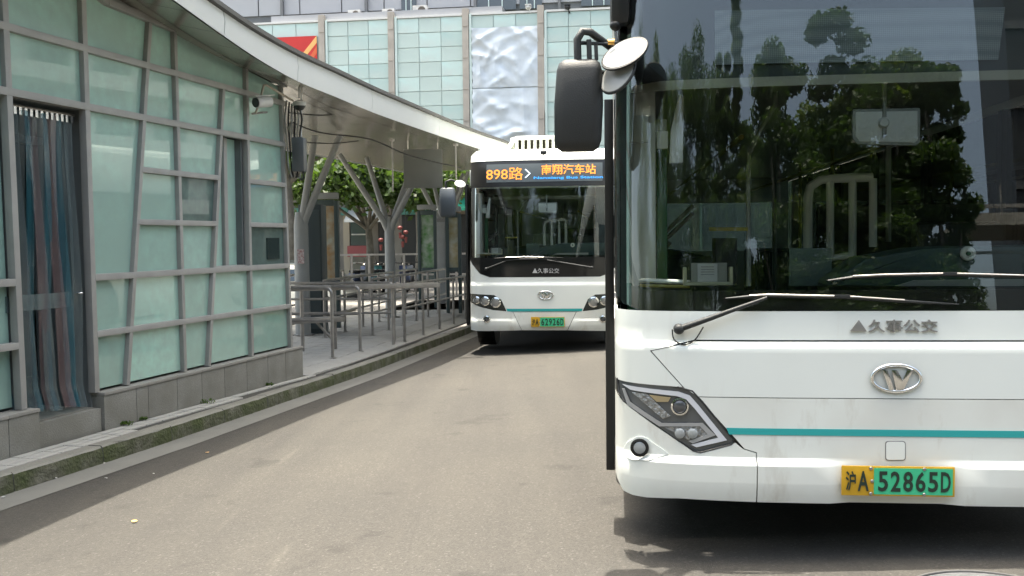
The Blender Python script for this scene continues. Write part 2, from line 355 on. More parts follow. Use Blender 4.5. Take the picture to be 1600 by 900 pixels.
mjL = lin((-.949, 3.42), (-.904, .21)); mjR = lin((-.034, 3.64), (-.025, .217)); m1 = lin((.923, 3.68), (.415, .223)); m2 = lin((1.323, 3.69), (1.335, .223))
m3 = lin((2.205, 3.173), (1.785, .226)); m4 = lin((2.71, 3.5), (2.684, .233)); m5 = lin((3.543, 3.41), (3.643, .212)); mLL = lin((-1.13, 3.6), (-1.2, .2)); m0 = lin((-2.3, 3.6), (-2.25, .2)); mA = lin((-3.3, 3.6), (-3.45, .2)); mB = lin((-4.4, 3.6), (-4.3, .2)); mC = lin((-5.3, 3.6), (-5.3, .2))
ZB, ZD, ZC, ZF, ZE, ZBB, ZA = .17, .69, 1.2, 1.705, 2.208, 2.71, 3.22
def top(s): # sloping head of the glass wall, under the roof
    P = [(-6.5, 5.6), (-3, 4.62), (-1, 4.18), (0, 3.98), (.83, 3.84), (1.368, 3.71), (2.654, 3.515), (3.61, 3.424), (4.5, 3.3)]
    for a, b in zip(P, P[1:]):
        if s <= b[0]: break
    return a[1]+(b[1]-a[1])*(s-a[0])/(b[0]-a[0])
def beamT(s): return 3.71-.03*(s-.3)-.06 if s > .3 else 3.71+.25*(.3-s)-.06
FW = .052
def kbeam(name, s0, z0, s1, z1, w=FW, o0=-.07, o1=.0, m=FRAME, bev=.004):
    a = kp(s0, (o0+o1)/2, z0); b = kp(s1, (o0+o1)/2, z1); MB().beam(a, b, o1-o0, w, up=ND.cross((b-a).normalized())).build(name, m, kiosk, bevel=bev)
def mull(f, z0, z1, w=.05): 
    a = kp(f(z0), -.033, z0); b = kp(f(z1), -.033, z1); d = (b-a).normalized(); sd2 = d.cross(ND).normalized()
    MB().box((a+b)/2, (w, .072, (b-a).length), (sd2, ND, d)).build('mullion', FRAME, kiosk, bevel=.004)
# beams
for z in (ZA, ZBB): kbeam('beam', -5.33, z, 3.62 if z > 3 else 3.60, z, w=.062, o1=.006)
kbeam('beam', -5.33, ZC, mjL(ZC)-.03, ZC, w=.06, o1=.006); kbeam('beam', mjR(ZC)+.02, ZC, 3.62, ZC, w=.06, o1=.006)
kbeam('beam', -5.33, ZD, mjL(ZD)-.03, ZD, w=.055, o1=.006); kbeam('beam', mjR(ZD)+.02, ZD, 3.64, ZD, w=.055, o1=.006)
for z in (ZE, ZF): kbeam('beam', m1(z), z, m3(z), z, w=.055, o1=.006); kbeam('beam', m4(z), z, m5(z), z, w=.055, o1=.006)
kbeam('head_beam', -5.33, beamT(-5.33)+.05, .3, beamT(.3)+.05, w=.07, o1=.006); kbeam('head_beam', .3, beamT(.3)+.05, 1.33, beamT(1.33)+.05, w=.07, o1=.009)
# mullions
mull(mjL, ZB, 4.0, .062); mull(mjR, ZB, 3.95, .062); mull(m1, ZB, 3.72); mull(m2, ZB, 3.69); mull(m3, ZC, 3.22); mull(m3, ZB, ZC); mull(m4, ZB, 3.5); mull(m5, ZB, 3.42); mull(mLL, ZBB, 4.1, .05); mull(m0, ZB, 4.4); mull(mA, ZB, 4.6); mull(mB, ZB, 4.9); mull(mC, ZB, 5.1, .08)
# roof edge trim
for s0, s1 in ((-5.33, -2.6), (-2.6, -1), (-1, 0), (0, .83), (.83, 1.368), (1.368, 2.654), (2.654, 3.62)):
    kbeam('roof_trim', s0, top(s0)+.01, s1, top(s1)+.01, w=.025, o0=-.02, o1=.03, m=FRAME, bev=0)
# panes
def pane(fa, fb, z0, z1, m=PANEM, o=-.045):
    g = .02
    if callable(z1): P = [(fa(z0)+g, z0+g), (fb(z0)-g, z0+g), (fb(z1(fb(3.4)))-g, z1(fb(3.4))-.01), (fa(z1(fa(3.4)))+g, z1(fa(3.4))-.01)]
    else: P = [(fa(z0)+g, z0+g), (fb(z0)-g, z0+g), (fb(z1)-g, z1-g), (fa(z1)+g, z1-g)]
    MB().prism([kp(s, o-.01, z) for s, z in P], ND*.01).build('pane', m, kiosk)
cols = [(mjR, m1), (m1, m2), (m2, m3), (m3, m4), (m4, m5)]
for ci, (a, b) in enumerate(cols):
    for z0, z1 in ((ZB, ZD), (ZD, ZC)): pane(a, b, z0, z1)
    if ci == 0: pane(a, b, ZC, ZBB)
    elif ci in (1, 2):
        pane(a, b, ZC, ZF); pane(a, b, ZF, ZE, PANED if ci == 2 else PANEM); pane(a, b, ZE, ZBB)
    elif ci == 4:
        pane(a, b, ZC, ZF, PANED, -.05); pane(a, b, ZF, ZE, PANEM); pane(a, b, ZE, ZBB)
    if ci == 2: pane(a, b, ZBB, ZA); pane(m2, m4, ZA, top)
    elif ci == 3: pane(a, b, ZBB, ZA)
    elif ci == 4: pane(a, b, ZBB, ZA); pane(a, b, ZA, top)
    else: pane(a, b, ZBB, ZA); pane(a, b, ZA, lambda s: beamT(s)+.03)
pane(mjL, mjR, ZBB, ZA); pane(mjL, mjR, ZA, lambda s: beamT(s)+.03)
pane(mLL, mjL, ZBB, ZA); pane(mLL, mjL, ZA, lambda s: beamT(s)+.03); pane(m0, mLL, ZBB, ZA); pane(m0, mLL, ZA, lambda s: beamT(s)+.03)
for z0, z1 in ((ZB, ZD), (ZD, ZC), (ZC, ZBB)): pane(m0, mjL, z0, z1, o=-.1)
for fa_, fb_ in ((mA, m0), (mB, mA), (mC, mB)):
    for z0, z1 in ((ZB, ZD), (ZD, ZC), (ZC, ZBB), (ZBB, ZA)): pane(fa_, fb_, z0, z1)
    pane(fa_, fb_, ZA, lambda s: beamT(s)+.03)
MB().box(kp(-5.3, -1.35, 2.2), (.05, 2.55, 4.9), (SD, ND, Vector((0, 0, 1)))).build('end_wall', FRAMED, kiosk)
# upper fill between head beam and roof trim
MB().prism([kp(s, -.05, z) for s, z in ((-5.33, beamT(-5.33)+.08), (.3, beamT(.3)+.08), (1.33, beamT(1.33)+.08), (1.368, 3.71), (.83, 3.84), (0, 3.98), (-1, 4.18), (-3, 4.62), (-5.33, 5.27))], ND*.03).build('fascia_infill', FRAME, kiosk)
# window recess between m3 and m4
zr0, zr1 = ZC+.03, ZBB-.03
MB().prism([kp(m3(zr0)+.03, -.16, zr0), kp(m4(zr0)-.03, -.16, zr0), kp(m4(zr1)-.03, -.16, zr1), kp(m3(zr1)+.03, -.16, zr1)], ND*.012).build('pane', PANEM, kiosk)
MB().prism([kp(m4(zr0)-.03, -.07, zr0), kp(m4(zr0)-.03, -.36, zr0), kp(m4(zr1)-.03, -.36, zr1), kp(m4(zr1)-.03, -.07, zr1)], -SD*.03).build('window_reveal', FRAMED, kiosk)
MB().beam(kp(2.36, -.13, zr0), kp(2.38, -.13, zr1), .05, .07, up=SD).build('window_frame', FRAME, kiosk, bevel=.004)
MB().box(kp(2.3, -.1, zr0-.005), (.7, .14, .03), (SD, ND, Vector((0, 0, 1)))).build('window_sill', FRAME, kiosk, bevel=.004)
# door reveal, lintel, inner frame
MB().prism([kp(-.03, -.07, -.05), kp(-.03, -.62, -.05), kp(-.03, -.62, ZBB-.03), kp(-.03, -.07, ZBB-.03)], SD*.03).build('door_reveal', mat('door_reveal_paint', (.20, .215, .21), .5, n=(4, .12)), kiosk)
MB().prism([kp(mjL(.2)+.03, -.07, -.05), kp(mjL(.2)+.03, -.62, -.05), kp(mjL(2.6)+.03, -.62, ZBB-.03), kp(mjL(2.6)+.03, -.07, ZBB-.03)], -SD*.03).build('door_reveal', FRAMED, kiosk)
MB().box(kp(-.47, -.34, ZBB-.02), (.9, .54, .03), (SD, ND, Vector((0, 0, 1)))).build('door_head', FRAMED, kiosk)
MB().box(kp(-.47, -.5, 2.42), (.86, .05, .07), (SD, ND, Vector((0, 0, 1)))).build('door_transom', FRAMED, kiosk)
MB().box(kp(-.5, -.33, -.06), (.9, .6, .2), (SD, ND, Vector((0, 0, 1)))).build('doorstep', STONE, kiosk)
# dark room inside, back and side walls, roof
INW = mat('kiosk_inner_wall', (.32, .40, .37), .8, n=(1.2, .3))
mb = MB(); mb.box(kp(-.85, -2.6, 2.2), (9.0, .1, 4.9), (SD, ND, Vector((0, 0, 1)))); mb.box(kp(-.8, -1.35, -.1), (8.9, 2.5, .1), (SD, ND, Vector((0, 0, 1))))
mb.build('inner_wall', INW, kiosk)
MB().box(kp(3.62, -1.35, 1.75), (.05, 2.55, 3.4), (SD, ND, Vector((0, 0, 1)))).build('end_wall', FRAMED, kiosk)
MB().box(kp(3.1, -.2, 1.46), (.9, .02, .5), (SD, ND, Vector((0, 0, 1)))).build('pane_backing', mat('pane_backing', (.24, .36, .32), .7, n=(3, .2)), kiosk)  # pale panels added behind the two darker panes so they read lighter
MB().box(kp(1.65, -.13, 1.95), (.7, .02, .52), (SD, ND, Vector((0, 0, 1)))).build('pane_backing', mat('pane_backing', (0, 0, 0)), kiosk)
MB().box(kp(3.30, -.052, 1.42), (.30, .03, .26), (SD, ND, Vector((0, 0, 1)))).build('monitor', mat('screen_dark', (.015, .03, .03), .2), kiosk)
MB().box(kp(2.6, -.9, 1.18), (1.5, .6, .04), (SD, ND, Vector((0, 0, 1)))).build('desk', mat('pale_desk', (.4, .45, .42), .5), kiosk)
# plinth stones
js = [-5.4, -4.8, -4.2, -3.6, -3.0, -2.4, -1.77, -1.135, -.80]; o0, o1 = -.12, .055
def stone(s0, s1, ztop=.165, oo=.055, cap=True):
    g = .003
    MB().box(kp((s0+s1)/2, (o0+oo)/2, (ztop-.03-.42)/2), (s1-s0-2*g, oo-o0, ztop-.03+.42), (SD, ND, Vector((0, 0, 1)))).build('plinth_stone', STONE, kiosk, bevel=.004)
    if cap: MB().box(kp((s0+s1)/2, (o0+oo)/2-.0, ztop-.014), (s1-s0-.001, oo-o0+.016, .028), (SD, ND, Vector((0, 0, 1)))).build('plinth_cap', mat('plinth_cap_stone', (.31, .30, .27), .75, n=(5, .2), n2=(80, .2), bump=(80, .2)), kiosk, bevel=.004)
for a, b in zip(js, js[1:]): stone(a, b)
js = [-.01, .45, .63, 1.10, 1.54, 1.98, 2.45, 2.93, 3.37, 3.83]
for a, b in zip(js, js[1:]): stone(a, b)
MB().box(kp(-.405, -.02, -.18), (.77, .10, .42), (SD, ND, Vector((0, 0, 1)))).build('plinth_stone', STONE, kiosk, bevel=.004)
MB().box(kp(3.79, -1.2, -.1), (.10, 2.2, .5), (SD, ND, Vector((0, 0, 1)))).build('plinth_stone', STONE, kiosk, bevel=.004)
# strip curtain
cur = thing('strip_curtain', 'translucent blue and clear plastic strip curtain hanging in the kiosk doorway', 'curtain', KP+SD*(-.5)+ND*(-.07))
def curtain_mat(name, tint, wgt):
    m = bpy.data.materials.new(name); m.use_nodes = True; nt = m.node_tree; b = nt.nodes['Principled BSDF']; out = nt.nodes['Material Output']
    b.inputs['Base Color'].default_value = (*tint, 1); b.inputs['Roughness'].default_value = .12; b.inputs['Specular IOR Level'].default_value = .9
    tr = nt.nodes.new('ShaderNodeBsdfTransparent'); tr.inputs[0].default_value = (.75, .85, .88, 1); mx = nt.nodes.new('ShaderNodeMixShader'); mx.inputs[0].default_value = wgt
    nt.links.new(tr.outputs[0], mx.inputs[1]); nt.links.new(b.outputs[0], mx.inputs[2]); nt.links.new(mx.outputs[0], out.inputs[0]); return m
CM = [curtain_mat('clear_strip', (.20, .24, .24), .22), curtain_mat('blue_strip', (.05, .19, .24), .34), curtain_mat('grey_strip', (.20, .24, .24), .32), curtain_mat('rosy_strip', (.30, .19, .18), .3)]
ns = 11
for i in range(ns):
    s0 = -.36+i*.07; wd = .1; ph = random.uniform(0, 6); mb = MB(); nz = 26; nx = 5; base = len(mb.v); sway = random.uniform(-.02, .02)
    zb = .10+random.uniform(0, .03)-.004*i
    V = []
    for a in range(nz+1):
        t = a/nz; z = 2.6-t*(2.6-zb)
        for b in range(nx+1):
            u = b/nx-.5; depth = .022*math.sin(u*5+ph)+.018*math.sin(z*2.3+ph)+.04*t*t*(1 if i % 3 else -.2)+.006*(i % 2)+.05*max(0, t-.93)/.07
            V.append(SD*(s0+wd*u*(1+.15*math.sin(z*3+ph))+sway*t*t)+ND*(-.04+depth)+Vector((0, 0, z)))
    mb.add(V, [(a*(nx+1)+b, a*(nx+1)+b+1, (a+1)*(nx+1)+b+1, (a+1)*(nx+1)+b) for a in range(nz) for b in range(nx)])
    mb.build('strip', CM[(1, 2, 0, 1, 3, 2, 1, 3, 1, 0, 2)[i]], cur, smooth=60)
MB().tube([SD*-.42+Vector((0, 0, 2.63))+ND*-.04, SD*.42+Vector((0, 0, 2.63))+ND*-.04], .014).build('curtain_rail', STEEL, cur)
for i in range(14): MB().box(SD*(-.4+i*.06)+ND*-.03+Vector((0, 0, 2.59)), (.03, .012, .06), (SD, ND, Vector((0, 0, 1)))).build('hanger', CHROME, cur)
MB().box(SD*-.1+ND*-.02+Vector((0, 0, 1.02)), (.72, .012, .13), (SD, ND, Vector((0, 0, 1)))).build('push_band', CM[2], cur)
MB().ball(SD*.33+ND*.03+Vector((0, 0, 1.07)), (.035, .02, .014)).build('catch', CHROME, cur, smooth=60)
# ================================================================== CANOPY
canopy = thing('platform_canopy', 'long curving grey roof with a pale metal fascia sweeping over the kiosk and platform', 'canopy')
FE = [(-3.95, 3.4, 4.75, 5.05), (-3.6, 5.3, 4.28, 4.57), (-3.27, 7.2, 3.88, 4.15), (-2.954, 8.589, 3.641, 3.90), (-2.776, 9.457, 3.508, 3.785), (-2.62, 10.234, 3.409, 3.715), (-2.433, 11.116, 3.337, 3.67), (-2.194, 12.132, 3.31, 3.65), (-1.907, 13.35, 3.275, 3.62), (-1.556, 14.855, 3.265, 3.61), (-1.235, 16.75, 3.305, 3.65), (-.93, 18.8, 3.37, 3.72), (-.58, 20.3, 3.38, 3.73), (-.16, 21.8, 3.38, 3.73), (.4, 24, 3.38, 3.7), (1.2, 27.5, 3.38, 3.7)]
def subdiv(P, n=3):
    out = []
    for i in range(len(P)-1):
        p0 = P[max(i-1, 0)]; p1 = P[i]; p2 = P[i+1]; p3 = P[min(i+2, len(P)-1)]
        for k in range(n):
            t = k/n; out.append(tuple(.5*((2*b)+(-a+c)*t+(2*a-5*b+4*c-d)*t*t+(-a+3*b-3*c+d)*t**3) for a, b, c, d in zip(p0, p1, p2, p3)))
    return out+[P[-1]]
FS = subdiv(FE)
FASC = mat('fascia_metal', (.60, .62, .61), .45, .1, n=(.9, .1), n2=(4, .08))
RIM = mat('dark_roof_rim', (.09, .09, .085), .6)
SOFF = mat('soffit_panels', (.46, .44, .385), .2, .5, n=(1.1, .22), n2=(5, .12), bump=(1.6, .12))
def strip(name, secs, m, parent, smooth=40, closed=True):
    n = len(secs[0]); mb = MB(); mb.add([p for s_ in secs for p in s_], [])
    for i in range(len(secs)-1):
        for j in range(n if closed else n-1): mb.f.append((i*n+j, i*n+(j+1) % n, (i+1)*n+(j+1) % n, (i+1)*n+j)); mb.mi.append(0)
    if closed: mb.f += [tuple(range(n)), tuple((len(secs)-1)*n+j for j in range(n))]; mb.mi += [0, 0]
    return mb.build(name, m, parent, smooth)
# fascia in separate panels with narrow joints
cuts = list(range(0, len(FS)-1, 6))
for i0 in cuts:
    seg = FS[i0:min(i0+7, len(FS))]
    if len(seg) < 2: continue
    secs = []
    for j, (x, y, zb, zt) in enumerate(seg):
        yo = .012 if j == 0 else (-.012 if j == len(seg)-1 else 0)
        secs.append([(x-.03, y+yo, zb+.02), (x, y+yo, zb), (x+.012, y+yo, (zb+zt)/2), (x, y+yo, zt-.045), (x-.05, y+yo, zt-.045), (x-.05, y+yo, zb+.03)])
    strip('fascia_panel', secs, FASC, canopy)
strip('roof_rim', [[(x+.05, y, zt-.04), (x+.05, y, zt+.005), (x-.3, y, zt+.02), (x-.3, y, zt-.04)] for x, y, zb, zt in FS], RIM, canopy)
strip('fascia_backing', [[(x-.06, y, zb+.04), (x-.06, y, zt-.045), (x-.09, y, zt-.045), (x-.09, y, zb+.04)] for x, y, zb, zt in FS], RIM, canopy)
def back(x, y): # width of the roof
    return (-4.3, 1.1)
def soffz(d, zb, y):
    e = clip((13.2-y)/1.5, 0, 1)
    return zb+.03+e*(.20*min(d, .8)/.8-.05*max(0, d-.8)) + (1-e)*(.12*min(d, 1.2)/1.2)
edges = [0, .035, .5, 1.3, 2.3, 3.3, 4.3]
rows = []
for x, y, zb, zt in FS:
    rows.append([(x-.06-d, y+.26*d, soffz(d, zb, y)) for d in edges])
# soffit panels, each its own part (joints follow the edge and cross it)
for i in range(0, len(rows)-1, 2):
    i1 = min(i+2, len(rows)-1)
    for a, b in ((0, 2), (2, 4), (4, 6)):
        if rows[i][0][1] < 8 and a > 0: continue
        g = .006; mb = MB()
        R = [rows[q][a:b+1] for q in range(i, i1+1)]
        P = [[Vector(p) for p in r] for r in R]
        for q in (0, -1):
            for p in P[q]: p.y += g if q == 0 else -g
        for r in P: r[0].x -= g; r[-1].x += g
        n = len(P[0]); V = [p for r in P for p in r]; V2 = [p+Vector((0, 0, .02)) for p in V]
        nn = len(P)
        F = [(r*n+c, r*n+c+1, (r+1)*n+c+1, (r+1)*n+c) for r in range(nn-1) for c in range(n-1)]
        mb.add(V, F); mb.add(V2, [f[::-1] for f in F])
        mb.build('soffit_panel', SOFF, canopy, smooth=30)
sheet('roof_deck', [[(x-.05-d, y+.26*d, zt-.02+.02*min(d, 1)) for d in (0, .5, 1.3, 4.4)] for x, y, zb, zt in FS], RIM, None, canopy)
sheet('soffit_backing', [[(x-.05-d, y+.26*d, soffz(d, zb, y)+.06) for d in edges] for x, y, zb, zt in FS], RIM, None, canopy)
strip('back_edge', [[(x-4.38, y+1.14, soffz(4.3, zb, y)-.02), (x-4.36, y+1.14, zt+.02), (x-4.45, y+1.14, zt+.02)] for x, y, zb, zt in FS if y > 8], FASC, canopy)
# tree-like columns
COLM = mat('column_paint', (.29, .305, .30), .5, n=(3, .15), bump=(60, .05))
def column(px, py, label, arms, r=.13):
    p = atz(px, py, -.215); t = thing('canopy_column', label, 'column', p, 0, 'branching columns under the canopy')
    MB().lathe([(r*1.15, 0), (r*1.15, .03), (r, .035), (r*.92, 2.0), (r*.7, 2.25)], (0, 0, 0)).build('shaft', COLM, t, smooth=40)
    MB().lathe([(.2, 0), (.2, .02)], (0, 0, 0)).build('base_plate', STEEL, t)
    for (dx, dy) in arms: MB().tube([(0, 0, 1.85), (dx*.12, dy*.12, 2.15), (dx, dy, 3.60)], [.075, .07, .055], 10).build('arm', COLM, t, smooth=40)
    return t
c1 = column(474, 524, 'steel column branching in two beside the kiosk end wall', [(.35, -.3), (.8, -.3)], .14)
MB().box((.02, -.16, 1.45), (.12, .01, .26)).build('notice', mat('paper_notice', (.55, .53, .52), .7, n=(40, .5, (.3, .15, .15))), c1)
column(611, 496, 'steel column with four spreading arms in the middle of the platform', [(-1.0, -.5), (-.55, .5), (.95, -.5), (.55, .5)], .12)
column(697, 470, 'steel column half hidden behind the far railing near the second bus', [(-.8, -.4), (-.4, .4), (.7, -.4), (.5, .4)], .12)
# ================================================================== platform furniture
def poster_box(px0, px1, ytop, ybot, Y, label, mcol, seed, cat='poster case', cols=((.55, .55, .45), (.30, .31, .24))):
    a = aty(px0, ytop, Y); b = aty(px1, ybot, Y); t = thing('poster_case', label, cat, ((a.x+b.x)/2, Y, -.22)); wd = b.x-a.x; z0 = b.z+.22; z1 = a.z+.22
    mb = MB(); mb.box((0, .05, (z1+z0)/2), (wd, .08, z1-z0)); mb.build('poster', mat('poster_print_%d' % seed, cols[0], .25, n=(2.2, .5, cols[1]), n2=(5, .4, mcol), coat=.6), t)
    mb = MB()
    for sx in (-1, 1): mb.box((sx*(wd/2+.04), .05, z1/2+.05), (.08, .16, z1+.1))
    mb.box((0, .05, z1+.06), (wd, .16, .12)); mb.box((0, .05, z0-.05), (wd, .16, .1)); mb.build('case_frame', mat('dark_teal_frame', (.05, .075, .075), .45), t, bevel=.01)
    MB().box((0, .05, z1+.2), (wd+.16, .22, .12)).build('case_hood', COLM, t, bevel=.01)
    return t
poster_box(494, 524, 322, 438, 19.0, 'tall glazed poster case with a pale print beside the kiosk', (.36, .22, .10), 1)
poster_box(657, 678, 336, 418, 24.5, 'poster case with a green print beyond the middle column', (.10, .25, .08), 2, cols=((.45, .52, .46), (.34, .38, .34)))
poster_box(701, 716, 340, 418, 22.5, 'narrow yellowish poster case behind the second bus mirror', (.3, .26, .12), 3)
t = thing('service_cabinet', 'tall dark teal service cabinet standing behind the kiosk corner', 'cabinet', atz(487, 522, -.215))
MB().box((.0, .3, 1.2), (.42, .5, 2.4)).build('cabinet_body', mat('dark_teal_panel', (.06, .08, .085), .5, n=(2, .2)), t, bevel=.01); MB().box((0, .02, 1.2), (.36, .02, 2.2)).build('cabinet_door', mat('teal_panel', (.085, .11, .115), .45), t, bevel=.008)
t = thing('service_cabinet', 'grey slab cabinet standing between the two far poster cases', 'cabinet', atz(689, 475, -.215))
MB().box((0, .3, 1.15), (.32, .4, 2.3)).build('cabinet_body', mat('grey_panel', (.2, .2, .2), .5, n=(2, .2)), t, bevel=.01); MB().box((0, .09, 1.15), (.26, .03, 2.1)).build('cabinet_door', COLM, t, bevel=.008)
# hanging stop sign under the soffit
p = aty(661, 262, 19.5); t = thing('hanging_sign', 'grey hanging route sign under the canopy soffit', 'sign', p)
MB().box((0, 0, -.02), (.78, .05, .78)).build('sign_board', mat('hanging_sign_grey', (.20, .21, .20), .4, n=(3, .1)), t, bevel=.01)
for sx in (-.3, .3): MB().tube([(sx, 0, .36), (sx, 0, .62)], .012).build('hanger', STEEL, t)
for n_, (px, y0, y1, Y) in enumerate(((612, 180, 300, 17.5), (712, 232, 280, 18.5))):
    a = aty(px, y0, Y); t = thing('hanger_rod', ('thin rod dropping from the soffit in front of the middle column', 'short rod dropping from the soffit beside the hanging sign')[n_], 'rod', (a.x, a.y, 3.3))
    b = aty(px, y1, Y); MB().tube([(0, 0, .05), (0, 0, b.z-3.3)], .014).build('rod', RAILM, t); MB().lathe([(.05, .04), (.05, .0)], (0, 0, 0)).build('rose', RAILM, t)
# cables slung under the soffit
def cable(pts, label, r=.012):
    P = subdiv([tuple(p) for p in pts], 5); o = MB().tube(P, r, 6).build('cable', RUB, None, smooth=60); tag(o, label, 'cable'); return o
cable([aty(452, 176, 13.3), aty(500, 180, 14), aty(540, 177, 14.8)], 'dark cable sagging under the soffit beside the kiosk corner', .010)
cable([aty(455, 190, 13.4), aty(500, 207, 14.5), aty(580, 218, 16), aty(640, 243, 18), aty(720, 262, 20)], 'long dark cable slung under the soffit across the columns', .011)
cable([aty(470, 222, 14.5), aty(520, 224, 16), aty(560, 220, 17)], 'lower dark cable looping under the soffit', .009)
# security camera on bracket pipe
SC = mat('camera_white', (.6, .6, .58), .4)
pb = KP+SD*2.72+ND*.03+Vector((0, 0, 2.98)); t = thing('security_camera', 'white bullet security camera on a bent pipe bracket on the kiosk wall', 'security camera', pb)
MB().tube([SD*-.02+ND*.02, SD*.05+ND*.12+Vector((0, 0, .02)), SD*.12+ND*.14+Vector((0, 0, .03))], .012).build('arm', STEEL, t)
MB().tube([ND*.06+Vector((0, 0, -.0)), ND*.10+SD*.06+Vector((0, 0, .2)), ND*.12+SD*.1+Vector((0, 0, .34)), ND*.12+SD*.16+Vector((0, 0, .35)), ND*.12+SD*.8+Vector((0, 0, .26))], .014).build('bracket_pipe', mat('beige_pipe', (.42, .37, .30), .5), t, smooth=50)
ax = (Vector((-.75, -1, -.2)).normalized()); MB().tube([SD*.0+ND*.16+Vector((0, 0, .13))-ax*.1, SD*.0+ND*.16+Vector((0, 0, .13))+ax*.10], .062, 14).build('housing', SC, t, smooth=50)
MB().tube([SD*.0+ND*.16+Vector((0, 0, .13))+ax*.10, SD*.0+ND*.16+Vector((0, 0, .13))+ax*.115], .055, 14).build('lens', BLACK, t, smooth=50)
MB().box(SD*.0+ND*.16+Vector((0, 0, .20))+ax*.02, (.14, .28, .012), (ax.cross(Vector((0, 0, 1))).normalized(), ax, Vector((0, 0, 1)))).build('sunshade', SC, t, bevel=.004)
pe = KP+SD*3.62+ND*.06+Vector((0, 0, 2.75)); t = thing('junction_box', 'dark metal junction box hung with cables at the kiosk corner', 'junction box', pe)
MB().box((.11, -.02, -.17), (.15, .2, .42)).build('box', mat('box_grey', (.12, .13, .135), .4, .3, n=(5, .3)), t, bevel=.012)
MB().ball((.02, -.05, .16), (.05, .05, .075)).build('siren', mat('siren_beige', (.36, .33, .28), .5), t, smooth=60)
for i in range(6):
    a = .015*i; MB().tube(subdiv([(-.03+a*2, -.03, .5-.02*i), (-.05+a*3, -.08-.01*i, .25), (-.03+a*2, -.06, .0), (-.02+a*2.5, -.07, -.3-.03*i), (.02+a, -.05, -.45)], 3), .011, 6).build('wire', RUB if i % 2 else RAILM, t, smooth=60)
t = thing('dome_camera', 'second small white camera hanging at the kiosk corner above the junction box', 'security camera', pe+Vector((.13, -.05, .48)))
MB().tube([(0, 0, .25), (0, 0, .05)], .012).build('stem', SC, t); MB().ball((.0, 0, -.05), (.07, .07, .06)).build('dome', BLACKM, t, smooth=60); MB().lathe([(.085, 0), (.08, .05), (.03, .07)], (0, 0, -.05)).build('hood', SC, t, smooth=50)
o = tag(MB().tube([pe+Vector((.16, -.05, .72)), pe+Vector((.14, -.05, -.02))], .009).build('conduit', mat('white_conduit', (.62, .62, .6), .5)), 'thin white conduit dropping from the soffit to the junction box', 'conduit')
# railings -----------------------------------------------------------
def hoop(px, py, dirv, L, label, posts=1, H=1.03, r=.026, mids=(.55,)):
    z = None
    for zz in [i*-.005 for i in range(120)]:
        q = atz(px, py, zz)
        if isl(q.x, q.y) >= zz: z = zz; break
    q = atz(px, py, z); t = thing('queue_railing', label, 'railing', q, 0, 'steel queue railings on the platform'); d = Vector((dirv[0], dirv[1], 0)).normalized(); rr = .09
    up = lambda v: Vector((v.x, v.y, v.z))
    P = [(0, 0, 0), (0, 0, H-rr)]+[tuple(d*(rr-rr*math.cos(a))+Vector((0, 0, H-rr+rr*math.sin(a)))) for a in (math.pi/8, math.pi/4, 3*math.pi/8, math.pi/2)]+[tuple(d*L+Vector((0, 0, H)))]
    MB().tube(P, r, 10).build('top_rail', RAILM, t, smooth=50)
    MB().lathe([(.055, 0), (.055, .012), (.03, .016)], (0, 0, 0), n=12).build('foot', RAILM, t)
    for m_ in mids: MB().tube([d*.0+Vector((0, 0, m_)), d*L+Vector((0, 0, m_))], r*.8, 8).build('mid_rail', RAILM, t, smooth=50)
    n = max(1, int(L/1.1))
    for i in range(1, n+1):
        b = d*(L*i/n-.03); dz = isl(q.x+b.x, q.y+b.y)-q.z
        MB().tube([b+Vector((0, 0, dz)), b+Vector((0, 0, H))], r*.85, 8).build('post', RAILM, t, smooth=50)
    return t
hoop(520, 560, (-1, .12), 1.15, 'first bent steel queue railing right of the kiosk corner')
hoop(563, 550, (-1, .10), 1.45, 'second bent steel queue railing from the kiosk corner', mids=(.6,))
hoop(616, 533, (-1, .06), 1.9, 'third bent steel queue railing in front of the middle column', mids=(.5, .75))
def longrail(pts, H, label, mids, r=.024):
    P0_ = Vector((pts[0][0], pts[0][1], isl(*pts[0][:2]))); t = thing('platform_railing', label, 'railing', P0_, 0, 'long steel railings along the platform')
    Q = [Vector((x, y, isl(x, y)))-P0_ for x, y in pts]
    for h in (H,)+tuple(mids): MB().tube([q+Vector((0, 0, h)) for q in Q], r if h == H else r*.8, 8).build('rail', RAILM, t, smooth=50)
    for q in Q: MB().tube([q, q+Vector((0, 0, H))], r, 8).build('post', RAILM, t, smooth=50); MB().lathe([(.05, 0), (.05, .012)], q, n=10).build('foot', RAILM, t)
def along(off, y0, y1, n): return [(kx(y0+(y1-y0)*i/(n-1))-off, y0+(y1-y0)*i/(n-1)) for i in range(n)]
longrail(along(.26, 16.9, 23.5, 6), 1.02, 'front steel railing beside the kerb running behind the second bus', (.6,))
longrail(along(.95, 17.3, 23.5, 7), 1.02, 'middle steel railing running parallel to the kerb', (.72, .42))
longrail(along(1.7, 17.0, 23.5, 7), 1.02, 'back steel railing nearest the poster cases', (.7, .4))
longrail([(bx(15)+.35, 15.2), (bx(16.5)+.35, 16.7), (bx(18)+.35, 18.2), (bx(20)+.35, 20), (bx(22)+.35, 22)], 1.05, 'steel railing along the rear edge of the platform', (.75, .45))
t = thing('leaning_rail', 'low double rail bench beside the kiosk corner behind the first railing', 'bench', (-3.15, 14.5, -.2))
MB().beam((-.35, .2, .98), (1.9, 1.6, .95), .16, .08).build('seat_bar', RAILM, t, bevel=.01); MB().beam((-.35, .2, .48), (.5, .6, .48), .1, .09).build('lower_bar', RAILM, t, bevel=.01)
for x, y in ((-.1, .3), (.35, .6), (1.2, 1.15)): MB().tube([(x, y, 0), (x, y, .96)], .03, 8).build('leg', RAILM, t, smooth=50)
